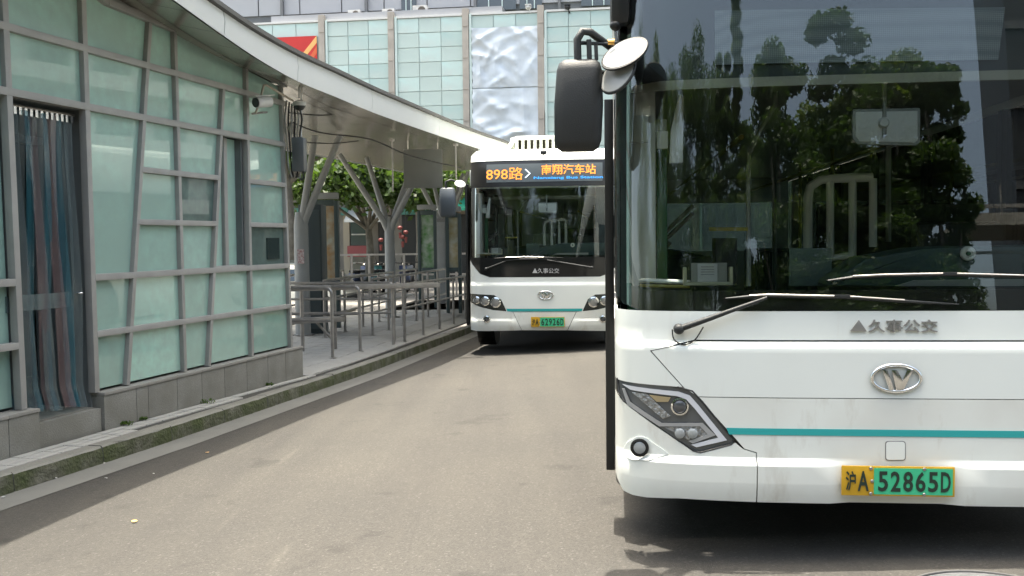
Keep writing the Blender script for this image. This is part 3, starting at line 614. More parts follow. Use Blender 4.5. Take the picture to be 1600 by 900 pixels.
MB().tube([(.35, .6, .1), (.05, .4, .5)], .02, 8).build('brace', RAILM, t)
# ================================================================== BUSES
class Bus:
    def __init__(s, root, W, D, bow_n, rake0, rk, steps, hroof):
        s.root = root; s.W = W; s.D = D; s.n = bow_n; s.rake0 = rake0; s.rk = rk; s.steps = steps; s.hroof = hroof
        s.M = Matrix.Translation(root.location) @ Matrix.Rotation(root.rotation_euler.z, 4, 'Z'); s.Mi = s.M.inverted()
    def S(s, u, h):
        a = min(abs(u)/s.W, .9995); y = s.D*(1-(1-a**s.n)**(1/s.n))
        if h > s.rake0: t = h-s.rake0; y += s.rk*t*t/(t+.12)
        if h > s.hroof: t = h-s.hroof; y += 1.6*t*t
        for f in s.steps: y += f(u, h)
        return y
    def loc(s, px, py, yl):
        d = (s.Mi.to_3x3() @ ray(px, py)); c = s.Mi @ CAM; t = (yl-c.y)/d.y; return c+d*t
    def q(s, px, py):
        y = .0
        for _ in range(30):
            p = s.loc(px, py, y); u = clip(p.x, -s.W*.9993, s.W*.9993); y = .5*y+.5*s.S(u, p.z)
        p = s.loc(px, py, y); return (clip(p.x, -s.W*.9993, s.W*.9993), p.z)
    def poly(s, P, mirror=False):
        Q = [s.q(*p) if not (len(p) == 3) else p[:2] for p in P]
        return [(-u, h) for u, h in Q][::-1] if mirror else Q
    def panel(s, name, Q, off, depth, m, r=0, parent=None, smooth=28, hc=.12):
        if r: Q = roundpoly(Q, r)
        bm = bmesh.new(); vs = [bm.verts.new((u, 0, h)) for u, h in Q]; bm.faces.new(vs)
        us = [u for u, h in Q]; hs = [h for u, h in Q]
        cu_ = [k*.1 for k in range(0, 11)]+[1.04, 1.08, 1.11, 1.14, 1.165, 1.19, 1.21, 1.225, 1.24, 1.25, 1.26, 1.267]; cu_ = sorted(set([c for c in cu_ if c < s.W-.003]+[-c for c in cu_ if c < s.W-.003]))
        for c in cu_:
            if min(us) < c < max(us): bmesh.ops.bisect_plane(bm, geom=bm.verts[:]+bm.edges[:]+bm.faces[:], plane_co=(c, 0, 0), plane_no=(1, 0, 0), dist=1e-5)
        h = math.floor(min(hs)/hc)*hc; cuts_ = []
        while h < max(hs): cuts_.append(h); h += hc
        cuts_ += s.hcuts
        for c in cuts_:
            if min(hs)+.002 < c < max(hs)-.002: bmesh.ops.bisect_plane(bm, geom=bm.verts[:]+bm.edges[:]+bm.faces[:], plane_co=(0, 0, c), plane_no=(0, 0, 1), dist=1e-5)
        bmesh.ops.triangulate(bm, faces=[f for f in bm.faces if len(f.verts) > 4])
        for v in bm.verts: v.co.y = s.S(v.co.x, v.co.z)-off
        if depth:
            fr = bm.faces[:]; r_ = bmesh.ops.extrude_face_region(bm, geom=fr, use_keep_orig=True)
            bmesh.ops.translate(bm, verts=[g for g in r_['geom'] if isinstance(g, bmesh.types.BMVert)], vec=(0, depth, 0))
        bmesh.ops.recalc_face_normals(bm, faces=bm.faces)
        me = bpy.data.meshes.new(name); bm.to_mesh(me); bm.free()
        return link(name, me, m, parent or s.root, smooth)
    hcuts = []
    def disc(s, name, px, py, rpx, prof, m, parent=None, off=0):
        """lathe facing the viewer at a pixel; prof radii in fractions of rpx, depth in metres (negative = towards viewer)"""
        u, h = s.q(px, py); y = s.S(u, h)-off; sc = s.loc(px+rpx, py, y).x-s.loc(px, py, y).x
        return MB().lathe([(r*sc, t) for r, t in prof], (u, y, h), (0, 1, 0), 24).build(name, m, parent or s.root, smooth=40)
    def text(s, name, txt, x0, y0, x1, y1, m, off, ext, parent=None, weight=0):
        u0, h0 = s.q(x0, y1); u1, h1 = s.q(x1, y0)
        return text_obj(name, txt, m, lambda a, b: (u0+(u1-u0)*a, s.S(u0+(u1-u0)*a, h0+(h1-h0)*b)-off, h0+(h1-h0)*b), (0, ext, 0), parent or s.root, weight)
def sstep(a, b, x): t = clip((x-a)/(b-a), 0, 1); return t*t*(3-2*t)
SEATM = mat('seat_blue', (.03, .06, .10), .7); DASH = mat('dashboard_teal', (.035, .075, .08), .6, n=(5, .2)); DARKIN = mat('dark_interior', (.035, .04, .04), .8); YEL = mat('handrail_yellow', (.35, .30, .06), .45)
GREENI = mat('green_door_seal', (.03, .16, .07), .6); CURTN = mat('driver_curtain', (.055, .075, .085), .8, n=(6, .3))
def interior(B, src, dz, L):
    """cab and saloon fittings; src measures positions on the near bus, dz raises them"""
    R = B.root
    def at(px, py, y): p = src.loc(px, py, y); return Vector((p.x, y, p.z+dz))
    def bx_(name, px0, py0, px1, py1, y, dp, m, bev=.006):
        a = at(px0, py0, y); b = at(px1, py1, y); return MB().box(((a.x+b.x)/2, y+dp/2, (a.z+b.z)/2), (abs(b.x-a.x), dp, abs(a.z-b.z))).build(name, m, R, bevel=bev)
    bx_('cab_pillar', 977, 128, 1025, 442, .42, .25, WHITEIN); bx_('pillar_joint', 979, 181, 1014, 222, .38, .05, WHITE)
    MB().tube([at(978, 130, .36), at(976, 300, .36), at(981, 400, .34), at(994, 447, .3)], .016, 8).build('screen_trim', WHITEIN, R, smooth=50)
    bx_('monitor_bracket', 1014, 187, 1042, 215, .45, .05, GREYIN); bx_('monitor_clamp', 1026, 205, 1044, 232, .44, .04, WHITEIN)
    a = at(1043, 147, .40); MB().prism([at(1046, 255, .38), at(1067, 254, .38), at(1069, 150, .44), at(1061, 147, .44), at(1048, 205, .42)], (0, .05, 0)).build('monitor', WHITEIN, R, bevel=.006)
    bx_('door_seal', 1026, 232, 1043, 442, .62, .05, GREENI); MB().box((-1.18, 1.0, 1.35+dz), (.04, .8, 2.0)).build('door_edge', GREENI, R)
    for d in (0, 12): MB().tube([at(1030, 372+d, .75), at(1082, 322+d, .9)], .012, 8).build('door_arm', STEEL, R)
    MB().beam(at(1024, 400, .74), at(1044, 376, .74), .03, .05).build('door_hinge', BLACKM, R)
    MB().tube([at(1000, 438, .34), at(1078, 441, .26)], .011, 8).build('sill_rail', WHITE, R); MB().tube([at(1000, 446, .34), at(1078, 448, .26)], .008, 8).build('wiring', YEL, R)
    # placard holder
    y = .22; a = at(1070, 446, y); b = at(1142, 446, y)
    mb = MB(); mb.box(((a.x+b.x)/2, y, a.z+.008), (b.x-a.x, .05, .016))
    for p in (a, b): mb.box((p.x, y, a.z+.045), (.016, .05, .09))
    mb.build('placard_holder', CREAM, R, bevel=.004)
    bx_('placard_back', 1080, 411, 1136, 443, y+.01, .006, GREYIN, 0); pc = bx_('placard', 1090, 412, 1121, 440, y-.004, .004, mat('paper_white', (.68, .70, .72), .7), 0)
    mb = MB()
    for k in range(4): a = at(1095, 417+k*4, y-.006); b = at(1116, 418+k*4, y-.006); mb.box(((a.x+b.x)/2, y-.007, (a.z)), (b.x-a.x, .001, .003))
    mb.build('print_lines', mat('ink_grey', (.25, .27, .3), .7), pc)
    # poles and hand rails
    MB().tube([at(1170, 447, 1.0), at(1169, 300, 1.0), at(1170, 240, 1.0), at(1190, 200, 1.1), at(1211, 165, 1.2), at(1213, 132, 1.2)], .013, 8).build('grab_pole', GREYIN, R, smooth=60)
    MB().beam(at(1108, 358, 1.0), at(1168, 358, 1.0), .03, .02).build('pole_bracket', YEL, R); bx_('ticket_machine', 1118, 372, 1152, 447, 1.0, .2, DARKIN)
    yb = 1.5
    MB().tube([at(1262, 395, yb), at(1262, 310, yb), at(1266, 292, yb), at(1282, 281, yb), at(1300, 279, yb), at(1363, 277, yb)], .028, 10).build('cab_rail', WHITEIN, R, smooth=60)
    for px, e in ((1297, 404), (1332, 400), (1364, 386)): MB().tube([at(px, 279, yb), at(px, e, yb)], .024, 8).build('rail_post', WHITEIN, R, smooth=60)
    MB().tube([at(1297, 404, yb), at(1332, 398, yb)], .02, 8).build('rail_foot', WHITEIN, R)
    MB().tube([at(1388, 130, 2.0), at(1388, 378, 2.0)], .018, 8).build('saloon_pole', GREYIN, R)
    for k, (px, y_) in enumerate(((1210, 4.0), (1300, 4.6), (1355, 6.0), (1250, 6.4))): a = at(px, 330, y_); MB().tube([(a.x, y_, .4+dz), (a.x, y_, 2.3+dz)], .018, 8).build('saloon_pole', YEL if k % 2 else GREYIN, R)
    # inner mirror
    ym = .33; P = [(1332, 170), (1439, 168), (1439, 222), (1432, 228), (1340, 226), (1332, 216)]
    t = MB().prism([at(a, b, ym) for a, b in P], (0, .03, 0)).build('cab_mirror', GREYIN, R, bevel=.012)
    MB().prism([at(a, b, ym-.004) for a, b in ((1337, 175), (1434, 173), (1434, 219), (1429, 223), (1343, 221), (1337, 213))], (0, .008, 0)).build('mirror_back', WHITEIN, t, bevel=.004)
    MB().tube([at(1382, 128, ym), at(1382, 214, ym-.012)], .010, 8).build('mirror_stem', GREYIN, R); c = at(1382, 191, ym-.03); MB().lathe([(.02, 0), (.026, .01), (.026, .03)], c, (0, 1, 0), 16).build('mirror_knob', WHITEIN, R, smooth=40)
    # dashboard
    P = [(1296, 447), (1300, 440), (1352, 404), (1440, 388), (1480, 386), (1700, 382), (1700, 452)]
    MB().prism([at(a, b, .40) for a, b in P], (0, .35, 0)).build('dashboard', DASH, R, bevel=.02)
    c = at(1513, 396, .385); e = MB().lathe([(.036, .012), (.036, 0), (.03, -.006), (.02, -.006), (.017, .002)], c, (0, 1, 0), 20).build('dash_badge', WHITE, R, smooth=40); e.scale = (1, 1, 1)
    MB().lathe([(.012, 0), (.010, -.01)], c, (0, 1, 0), 12).build('badge_centre', mat('dash_green', (.02, .12, .08), .4), e)
    MB().prism([at(a, b, .38) for a, b in ((1400, 447), (1430, 438), (1600, 436), (1600, 447))], (0, .1, 0)).build('dash_shelf', GREYIN, R)
    bx_('cab_divider', 1233, 388, 1300, 447, .7, .02, mat('smoky_perspex', (.09, .13, .13), .2))
    c = at(1572, 470, .9); a = [Vector((c.x+.23*math.cos(q_), .75+.16*math.sin(q_), 1.22+dz+.12*math.sin(q_))) for q_ in [k*math.pi/12 for k in range(25)]]
    MB().tube(a, .014, 8, cap=False).build('steering_wheel', BLACKM, R, smooth=60)
    # driver seat and curtain
    MB().box((.72, 1.35, 1.15+dz), (.5, .14, .85)).build('driver_seat', DARKIN, R, bevel=.05); MB().box((.72, 1.1, .8+dz), (.5, .5, .14)).build('driver_seat_cushion', DARKIN, R, bevel=.05)
    MB().box((1.02, .55, 1.75+dz), (.38, .05, 1.25)).build('driver_curtain', CURTN, R, bevel=.015)
    MB().box((.62, 2.05, 1.05+dz), (1.1, .05, 1.3)).build('cab_bulkhead', DARKIN, R)
    # saloon
    for k in range(6):
        for sx in (-.85, .78): MB().box((sx, 3.2+k*1.0, 1.0+dz), (.75, .1, .7)).build('saloon_seat', SEATM, R, bevel=.04)
    MB().box((0, L/2, .3+dz), (2.4, L-.8, .06)).build('saloon_floor', DARKIN, R)
    MB().box((0, L/2+.3, 2.36+dz*.6), (2.35, L-1.2, .05)).build('saloon_ceiling', GREYIN, R)
    for sx in (-.85, .85): MB().tube([(sx*.6, 1.4, 2.1+dz*.7), (sx*.6, L-1, 2.1+dz*.7)], .016, 8).build('ceiling_rail', YEL, R)
def bus_shell(B, L, h0, htop, sillh, wtop, wheel_y, glass=GLASS_S):
    R = B.root; W = B.W
    for sx in (-1, 1):
        x = sx*W; rg = .012
        MB().box((x-sx*.02, (B.D+L)/2, (h0+sillh)/2), (.04, L-B.D, sillh-h0)).build('side_skirt', WHITE_D, R, bevel=.006)
        MB().box((x-sx*.02, (B.D+L)/2, (wtop+htop-.12)/2), (.04, L-B.D, htop-.12-wtop)).build('side_cant', WHITE, R, bevel=.01)
        n = 6; y0 = B.D+.05
        for k in range(n):
            a = y0+(L-y0)*k/n; b = y0+(L-y0)*(k+1)/n
            wnd = MB().box((x-sx*.02, (a+b)/2, (sillh+wtop)/2), (.012, b-a-.02, wtop-sillh-.004)).build('side_window', glass, R)
            if k: MB().box((x-sx*.035, a, (sillh+wtop)/2), (.05, .07, wtop-sillh)).build('window_pillar', BLACK, R)
        for wy in wheel_y:
            w_ = MB().lathe([(.30, .0), (.47, .01), (.485, .04), (.485, .24), (.46, .28)], (x+sx*.022, wy, .485), (-sx, 0, 0), 28).build('wheel', RUB, R, smooth=40)
            MB().lathe([(.05, -.03), (.12, -.02), (.14, .02), (.27, .0), (.29, -.012)], (x+sx*.03, wy, .485), (-sx, 0, 0), 20).build('hub', STEEL, w_, smooth=40)
            MB().lathe([(.56, -.004), (.56, .3)], (x-sx*.0, wy, .52), (-sx, 0, 0), 24).build('wheel_arch', BLACK, R)
    MB().box((0, L/2+.3, h0+.04), (2*W-.1, L-.8, .05)).build('underbody', RUB, R)
    # roof, extruded with rounded shoulders
    pr = [(-W+.005, htop-.14), (-W+.03, htop-.06), (-W+.12, htop-.01), (-W*.5, htop+.03), (0, htop+.04), (W*.5, htop+.03), (W-.12, htop-.01), (W-.03, htop-.06), (W-.005, htop-.14), (W-.1, htop-.15), (-W+.1, htop-.15)]
    MB().prism([(u, B.D+.12, h) for u, h in pr], (0, L-B.D-.12, 0)).build('roof', WHITE, R, smooth=40)
    MB().box((0, L, (h0+1.3)/2+.0), (2*W-.04, .08, 1.3-h0)).build('rear_panel', WHITE_D, R, bevel=.02); MB().box((0, L, (2.0+htop)/2), (2*W-.04, .08, htop-2.0)).build('rear_panel', WHITE, R, bevel=.02)
    for sx in (-1, 1): MB().box((sx*(W-.12), L, 1.65), (.2, .08, .7)).build('rear_pillar', WHITE, R)
    MB().box((0, L, 1.65), (2*W-.44, .02, .7)).build('rear_window', GLASS_S, R)
def plate(B, x0, y0, x1, y1, split, chars, off):
    u0, h1 = B.q(x0, y0); u1, h0 = B.q(x1, y1); us, _ = B.q(split, (y0+y1)/2); um = (u0+u1)/2; h0 = h0; y = B.S(um, (h0+h1)/2)-off
    pr = MB().box((um, y, (h0+h1)/2), (u1-u0, .012, h1-h0)).build('licence_plate', mat('plate_yellow', (.62, .36, .02), .45, n=(20, .1)), B.root, bevel=.003)
    MB().box(((us+u1)/2-.004, y-.007, (h0+h1)/2), (u1-us-.012, .003, h1-h0-.016)).build('plate_field', mat('plate_green', (.05, .50, .25), .45), pr)
    inkm = mat('plate_ink', (.012, .03, .02), .5); H = h1-h0
    ws = us-u0
    items = [('沪', u0+ws*.12, u0+ws*.44, .16, .84), ('A', u0+ws*.50, u0+ws*.85, .16, .84)]
    n = len(chars); a0 = us+.014; cw = (u1-.014-a0)/n
    for i, c in enumerate(chars): items.append((c, a0+cw*i+cw*.12, a0+cw*(i+1)-cw*.1, .16, .84))
    for c, a, b, l, t_ in items:
        text_obj('plate_character', c, inkm, lambda s_, v, a=a, b=b, l=l, t_=t_: (a+(b-a)*s_, y-.0095, h0+H*(l+(t_-l)*v)), (0, -.0012, 0), pr, .02)
    for px_, hh in ((us-.012, h1-.010), (us-.012, h0+.010), (u0+(u1-u0)*.73, h1-.010), (u0+(u1-u0)*.73, h0+.010), (us-.006, (h0+h1)/2)):
        MB().ball((px_, y-.009, hh), (H*.06, .004, H*.06)).build('plate_screw', STEEL, pr, smooth=60)
    return pr
def emblem(B, cx, cy, rx, ry, off):
    u, h = B.q(cx, cy); y = B.S(u, h)-off; ru = B.q(cx+rx, cy)[0]-u; rh = h-B.q(cx, cy+ry)[1]
    e = MB().tube([(u+ru*.93*math.cos(a), y, h+rh*.9*math.sin(a)) for a in [k*math.pi/20 for k in range(41)]], ru*.075, 8, cap=False).build('emblem_ring', CHROME, B.root, smooth=60)
    def bar(P): MB().prism([(u+ru*a, y, h+rh*b) for a, b in P], (0, -.012, 0)).build('emblem_bar', CHROME, e, bevel=.002)
    bar([(-.56, .58), (-.34, .52), (-.10, -.78), (-.30, -.74)])
    bar([(-.20, .58), (.02, .54), (.22, -.10), (.38, .56), (.62, .60), (.28, -.72), (-.02, -.80)])
# ---------------------------------------------------------------- near bus
L1 = 9.9
r1 = thing('city_bus', 'large white city bus with a teal stripe filling the right of the view, plate 52865D', 'bus', (1.75, 4.37, 0), -math.atan(.107), 'white city buses')
hB = 1.03
B1 = Bus(r1, 1.275, .42, 4.6, 1.05, .13, [], 2.75)
h_seam = B1.q(1400, 530)[1]; h_low = B1.q(1250, 718)[1]
def st1(u, h): return -.028*sstep(h_seam-.005, h_seam-.045, h)
def st2(u, h):
    m_ = sstep(.20, .30, abs(u+.0))*1.0; return -.03*sstep(h_low+.012, h_low-.022, h)*m_ + .03*sstep(h_low-.10, h_low-.28, h)
B1.steps = [st1, st2]; B1.hcuts = [h_seam-.005, h_seam-.015, h_seam-.025, h_seam-.035, h_seam-.045, h_low+.012, h_low, h_low-.01, h_low-.022, h_low-.1, h_low-.16]
W = B1.W*.9993
def b1(*P): return [B1.q(*p) for p in P]
bus_shell(B1, L1, .34, 3.02, 1.05, 2.3, (2.9, 7.9))
hbot = B1.q(1400, 786)[1]; hws = B1.q(1400, 486)[1]
# dark backing behind all front panels
B1.panel('front_frame', [(-W, hbot+.02), (W, hbot+.02), (W, hws-.01), (-W, hws-.01)], -.022, .02, BLACK)
sm = (1018, 548); hc1 = (1068, 606)
def sym(P): return P+[(-u, h) for u, h in P[::-1]]
hk = B1.q(965, 592)[1]; ck = B1.q(*hc1); cs = B1.q(*sm); c2 = B1.q(1085, 532)
g = .004
B1.panel('cowl_panel', [(-W, hws), (-W, hk), (ck[0]-.005, ck[1]+.004), (cs[0]-.008, cs[1]), (c2[0], c2[1]+g), (-c2[0], c2[1]+g), (-cs[0]+.008, cs[1]), (-ck[0]+.005, ck[1]+.004), (W, hk), (W, hws)], 0, .018, WHITE)
hood_l = [cs, ck, B1.q(1083, 612), B1.q(1090, 622)]
h622 = B1.q(1400, 623.2)[1]
B1.panel('hood_panel', [(c2[0], c2[1]-g), (cs[0], cs[1]-.002), (ck[0]+.004, ck[1]), (B1.q(1090, 622)[0], h622+.002), (-B1.q(1090, 622)[0], h622+.002), (-ck[0]-.004, ck[1]), (-cs[0], cs[1]-.002), (-c2[0], c2[1]-g)], 0, .018, WHITE)
pA = B1.q(1150, 688); pB = B1.q(1162, 702); pC = B1.q(1182, 708); pD = B1.q(1182, 783)
Lf = [(B1.q(1091, 624)[0], h622-.002), (pA[0]+.005, pA[1]), (pB[0]+.003, pB[1]+.003), (pC[0]+g/2, pC[1]+.003), (pC[0]+g/2, hbot)]
B1.panel('bumper_centre', Lf+[(-u, h) for u, h in Lf[::-1]], 0, .018, WHITE_D)
HL = [(965, 591), (1060, 605), (1082, 611), (1098, 628), (1147, 688), (1143, 694), (1094, 707), (1083, 704), (974, 626), (967, 612)]
for mir in (False, True):
    f = (lambda P: [(-u, h) for u, h in P][::-1]) if mir else (lambda P: P)
    lo = [(-W, B1.q(967, 614)[1]), B1.q(974, 628), B1.q(1083, 706), B1.q(1094, 709), B1.q(1143, 696), B1.q(1149, 692), (pB[0]-.003, pB[1]), (pC[0]-g/2, pC[1]-.001), (pD[0]-g/2, hbot), B1.q(1060, 778.5), B1.q(1010, 777), B1.q(988, 773), B1.q(974, 766), (-W, B1.q(966, 745)[1])]
    B1.panel('bumper_corner', f(lo), 0, .018, WHITE_D)
    hl = B1.panel('headlight', f(b1(*HL)), -.012, .012, mat('headlight_bowl', (.13, .14, .145), .25, .4), r=.012)
    def rim(P, wpx, off, m, name):
        """closed band along a pixel polygon"""
        Q = b1(*P); c = (sum(a for a, b in Q)/len(Q), sum(b for a, b in Q)/len(Q))
        pts = [Vector((u, B1.S(u, h)-off, h)) for u, h in Q]+[Vector((Q[0][0], B1.S(*Q[0])-off, Q[0][1]))]
        if mir: pts = [Vector((-p.x, p.y, p.z)) for p in pts]
        MB().tube(pts, wpx/343/2, 6, cap=False).build(name, m, hl, smooth=60)
    rim(HL, 3, -.001, BLACK, 'headlight_gasket')
    DR = mat('drl_white', (.62, .64, .68), .25, coat=.5)
    drl = [(972, 600), (1060, 612), (1078, 618), (1092, 634), (1136, 688), (1088, 699), (1080, 695), (1122, 684), (1085, 638), (1072, 624), (1058, 619), (985, 609)]
    B1.panel('running_light', f(b1(*drl)), -.001, .008, DR, parent=hl)
    in1 = [(976, 607), (985, 628), (1034, 661), (1098, 661), (1118, 680), (1082, 693), (1076, 689), (1106, 679), (1094, 666), (1030, 666), (980, 632), (972, 607)]
    B1.panel('inner_guide', f(b1(*in1)), .001, .006, mat('guide_silver', (.38, .39, .40), .3, .3), parent=hl)
    B1.panel('led_reflector', f(b1((986, 612), (1012, 616), (1048, 650), (1036, 655))), -.004, .004, mat('reflector_texture', (.42, .43, .43), .22, .6, n=(45, .5), bump=(60, .6)), parent=hl)
    B1.panel('low_beam', f(b1((1038, 668), (1096, 665), (1112, 679), (1076, 688))), -.004, .004, mat('reflector_texture', (0, 0, 0)), parent=hl)
    B1.panel('side_marker', f(b1((1014, 617), (1048, 621), (1044, 628), (1026, 628))), -.002, .004, mat('amber_dull', (.35, .28, .16), .4), parent=hl)
    if not mir:
        B1.disc('projector_ring', 1062, 635, 14, [(1, .006), (1, -.006), (.82, -.008), (.8, .004)], CHROME, hl, off=.002)
        for px_ in (1062, 1082): B1.disc('bulb_lens', px_, 677, 8, [(1, .004), (1, -.003), (.7, -.008), (.1, -.010)], mat('lens_grey', (0, 0, 0)), hl, off=.004)
        B1.disc('projector_lens', 1062, 635, 11, [(1, 0), (.8, -.006), (.4, -.01), (.1, -.011)], mat('lens_dark', (.06, .065, .07), .05, coat=1), hl, off=.002)
    fog = [(971, 706), (980, 690), (996, 681), (1008, 683), (1046, 709), (1012, 719), (985, 717)]
    B1.panel('fog_surround', f(b1(*fog)), .006, .012, WHITE, r=.01)
    if not mir:
        B1.disc('fog_lamp', 999, 697, 14.5, [(1, .01), (1, -.004), (.82, -.006), (.8, .002)], BLACK, off=.038)
        B1.disc('fog_lens', 999, 697, 9.5, [(1, 0), (.7, -.004), (.1, -.006)], mat('lens_grey', (.36, .38, .38), .12, .15), off=.039)
ys0 = B1.q(1400, 671.5)[1]; ys1 = B1.q(1400, 682)[1]; sl = B1.q(1139, 676)[0]
B1.panel('teal_stripe', [(sl-.012, ys0), (sl, ys1), (-sl, ys1), (-sl+.012, ys0)], .0025, .002, TEAL)
B1.panel('tow_cover_gap', roundpoly(b1((1383, 689), (1415, 689), (1415, 719.5), (1383, 719.5)), .014), .002, .002, mat('panel_gap_grey', (.2, .2, .2), .8))
B1.panel('tow_cover', roundpoly(b1((1384.3, 690.2), (1413.7, 690.2), (1413.7, 718.3), (1384.3, 718.3)), .013), .004, .003, WHITE)
plate(B1, 1313, 725.5, 1488, 774, 1361, '52865D', .034)
for i, ch in enumerate('久事公交'):
    x0 = 1356+i*27.5; B1.text('lettering', ch, x0, 499, x0+26, 519, LETM, .003, -.007, weight=.012)
tri = b1((1327, 517.5), (1341, 499), (1354, 517.5)); u, h = tri[0]
MB().prism([(a, B1.S(a, b)-.003, b) for a, b in tri], (0, -.007, 0)).build('lettering', LETM, r1, bevel=.002)
emblem(B1, 1399.5, 590.5, 41, 23, .008)
# windscreen, blinds, display
hT = 2.80
gl = [(-W, hT), (-W, hws+.08), (-1.235, hws+.03), (-1.16, hws+.003), (1.16, hws+.003), (1.235, hws+.03), (W, hws+.08), (W, hT)]
B1.panel('windscreen', gl, .0, .005, GLASS)
hf = B1.q(1400, 453)[1]
B1.panel('screen_border', [(-W, hws+.08), (-1.235, hws+.03), (-1.16, hws+.003), (1.16, hws+.003), (1.235, hws+.03), (W, hws+.08), (W, hf+.02), (1.17, hf+.02), (1.13, hf), (-1.13, hf), (-1.17, hf+.02), (-W, hf+.02)], -.008, .006, BLACK)
hs0 = B1.q(980, 140)[1]
for sx in (-1, 1):
    B1.panel('screen_border', sorted([(sx*W, hf), (sx*W, hT)])[:0]+([(sx*W, hf+.02), (sx*W, hT), (sx*1.245, hT), (sx*1.245, hf+.02)] if sx > 0 else [(-W, hf+.02), (-1.25, hf+.02), (-1.25, hT), (-W, hT)]), -.008, .006, BLACK)
B1.panel('screen_border', b1((958, -30), (1004, -30), (1004, 60), (1006, 95), (1040, 125), (968, 140)), -.009, .006, BLACK)
B1.panel('display_housing', [(-1.13, B1.q(1400, 118)[1]), (1.13, B1.q(1400, 118)[1]), (1.13, hT+.1), (-1.13, hT+.1)], -.10, .03, mat('housing_grey', (.055, .07, .075), .7))
dsp = B1.panel('route_display', [B1.q(1120, 96), (.52, B1.q(1560, 88)[1]), (.56, B1.q(1560, 5)[1]), (B1.q(1120, 10)[0], B1.q(1120, 10)[1])], -.085, .01, None)
def dotmat():
    m = mat('display_unlit', (.11, .135, .15), .6); nt = m.node_tree; b = nt.nodes['Principled BSDF']; tc = nt.nodes['Texture Coordinate']; v = nt.nodes.new('ShaderNodeTexVoronoi'); v.inputs['Randomness'].default_value = 0; v.inputs['Scale'].default_value = 110
    nt.links.new(tc.outputs['Object'], v.inputs['Vector']); r = nt.nodes.new('ShaderNodeValToRGB'); r.color_ramp.elements[0].color = (.42, .47, .50, 1); r.color_ramp.elements[1].color = (.20, .24, .26, 1); r.color_ramp.elements[0].position = .3; r.color_ramp.elements[1].position = .6
    nt.links.new(v.outputs['Distance'], r.inputs[0]); nt.links.new(r.outputs[0], b.inputs['Base Color']); return m
dsp.data.materials.clear(); dsp.data.materials.append(dotmat())
MB().box((0, .52, 2.99), (2.3, .62, .08)).build('roof_brow', BLACK, r1, bevel=.02)
a0 = B1.q(1400, 126)[1]; a1 = B1.q(1400, 111)[1]
B1.panel('header_trim', [(-1.215, a0), (1.215, a0), (1.215, a1), (-1.215, a1)], -.06, .03, mat('header_beige', (.50, .49, .40), .5))
B1.panel('roof_front', [(-W, hT), (W, hT), (W, 3.0), (-W, 3.0)], .002, .02, BLACK)
interior(B1, B1, 0, L1)
# wipers
def wiper(B, piv, elbow, blade, parent_name='wiper_arm'):
    def pt(px, py, off): u, h = B.q(px, py); return Vector((u, B.S(u, h)-off, h))
    a = pt(*piv, .035); b = pt(*elbow, .05)
    arm = MB().tube([a, a.lerp(b, .35)+Vector((0, -.012, 0)), b], [.016, .013, .007], 8).build(parent_name, BLACKM, B.root, smooth=60)
    MB().lathe([(.024, .03), (.026, 0), (.02, -.02), (.012, -.026)], a, (0, 1, 0), 16).build('wiper_pivot', BLACKM, arm, smooth=40)
    P = [pt(*p, .02) for p in blade]; MB().tube(P, [.004]+[.008]*(len(P)-2)+[.003], 6).build('wiper_blade', BLACKM, arm, smooth=60)
    P = [p+Vector((0, -.012, .006)) for p in P[1:-1]]; MB().tube(P, .0045, 6).build('blade_spine', STEEL, arm, smooth=60)
    return arm
wa = wiper(B1, (1060, 513), (1196, 464), [(1133, 466), (1170, 463), (1200, 461.5), (1320, 464), (1410, 470), (1496, 475)])
def p1(px, py, off): u, h = B1.q(px, py); return Vector((u, B1.S(u, h)-off, h))
MB().tube(subdiv([tuple(p1(1050, 514, .02)), tuple(p1(1053, 530, .012)), tuple(p1(1068, 538, .01)), tuple(p1(1085, 531, .012)), tuple(p1(1098, 510, .03))], 4), .0035, 6).build('washer_hose', RUB, wa, smooth=60)
wiper(B1, (1740, 500), (1600, 440), [(1292, 438), (1330, 433), (1380, 430.5), (1480, 428.5), (1600, 432), (1720, 438)])
MB().box(p1(1480, 427, .034), (.06, .012, .012)).build('blade_clip', BLACKM, wa); MB().box(p1(1313, 462, .034), (.07, .012, .012)).build('blade_clip', BLACKM, wa)
# open door leaf at the kerb side, edge on
a = B1.loc(943, 155, .55); b = B1.loc(962, 735, .55)
dl = MB().box(((a.x+b.x)/2, .72, (a.z+b.z)/2), (b.x-a.x-.006, .34, a.z-b.z)).build('door_leaf', BLACK, r1, bevel=.006)
# mirrors on the kerb side
def mirror(B, yl, sc, parent, P0):
    pass
def LP(px, py, y): return B1.loc(px, py, y)
ym = .05
mh = thing  # noqa
a = LP(866, 237, ym); b = LP(942, 92, ym)
mb = MB(); cxm = (a.x+b.x)/2; wdm = b.x-a.x; z0 = a.z; z1 = b.z
secs = []
for t_, w_, d_ in ((0, .66, .35), (.04, .86, .7), (.12, .96, .9), (.5, 1.0, 1.0), (.88, .93, .95), (.96, .84, .8), (1.0, .66, .45)):
    zc = z0+(z1-z0)*t_; xo = (.05 if t_ < .5 else .02)*0+(t_-.5)*.012
    secs.append([(cxm+xo+.5*wdm*w_*math.copysign(abs(math.cos(q_))**.55, math.cos(q_)), ym+.02+.075*d_*math.copysign(abs(math.sin(q_))**.6, math.sin(q_)), zc) for q_ in [k*math.pi/10 for k in range(20)]])
mir_o = strip('mirror_housing', secs, BLACKM, r1, smooth=50)
MB().box((cxm, ym+.10, (z0+z1)/2), (wdm*.8, .006, (z1-z0)*.86)).build('mirror_glass', CHROME, mir_o)
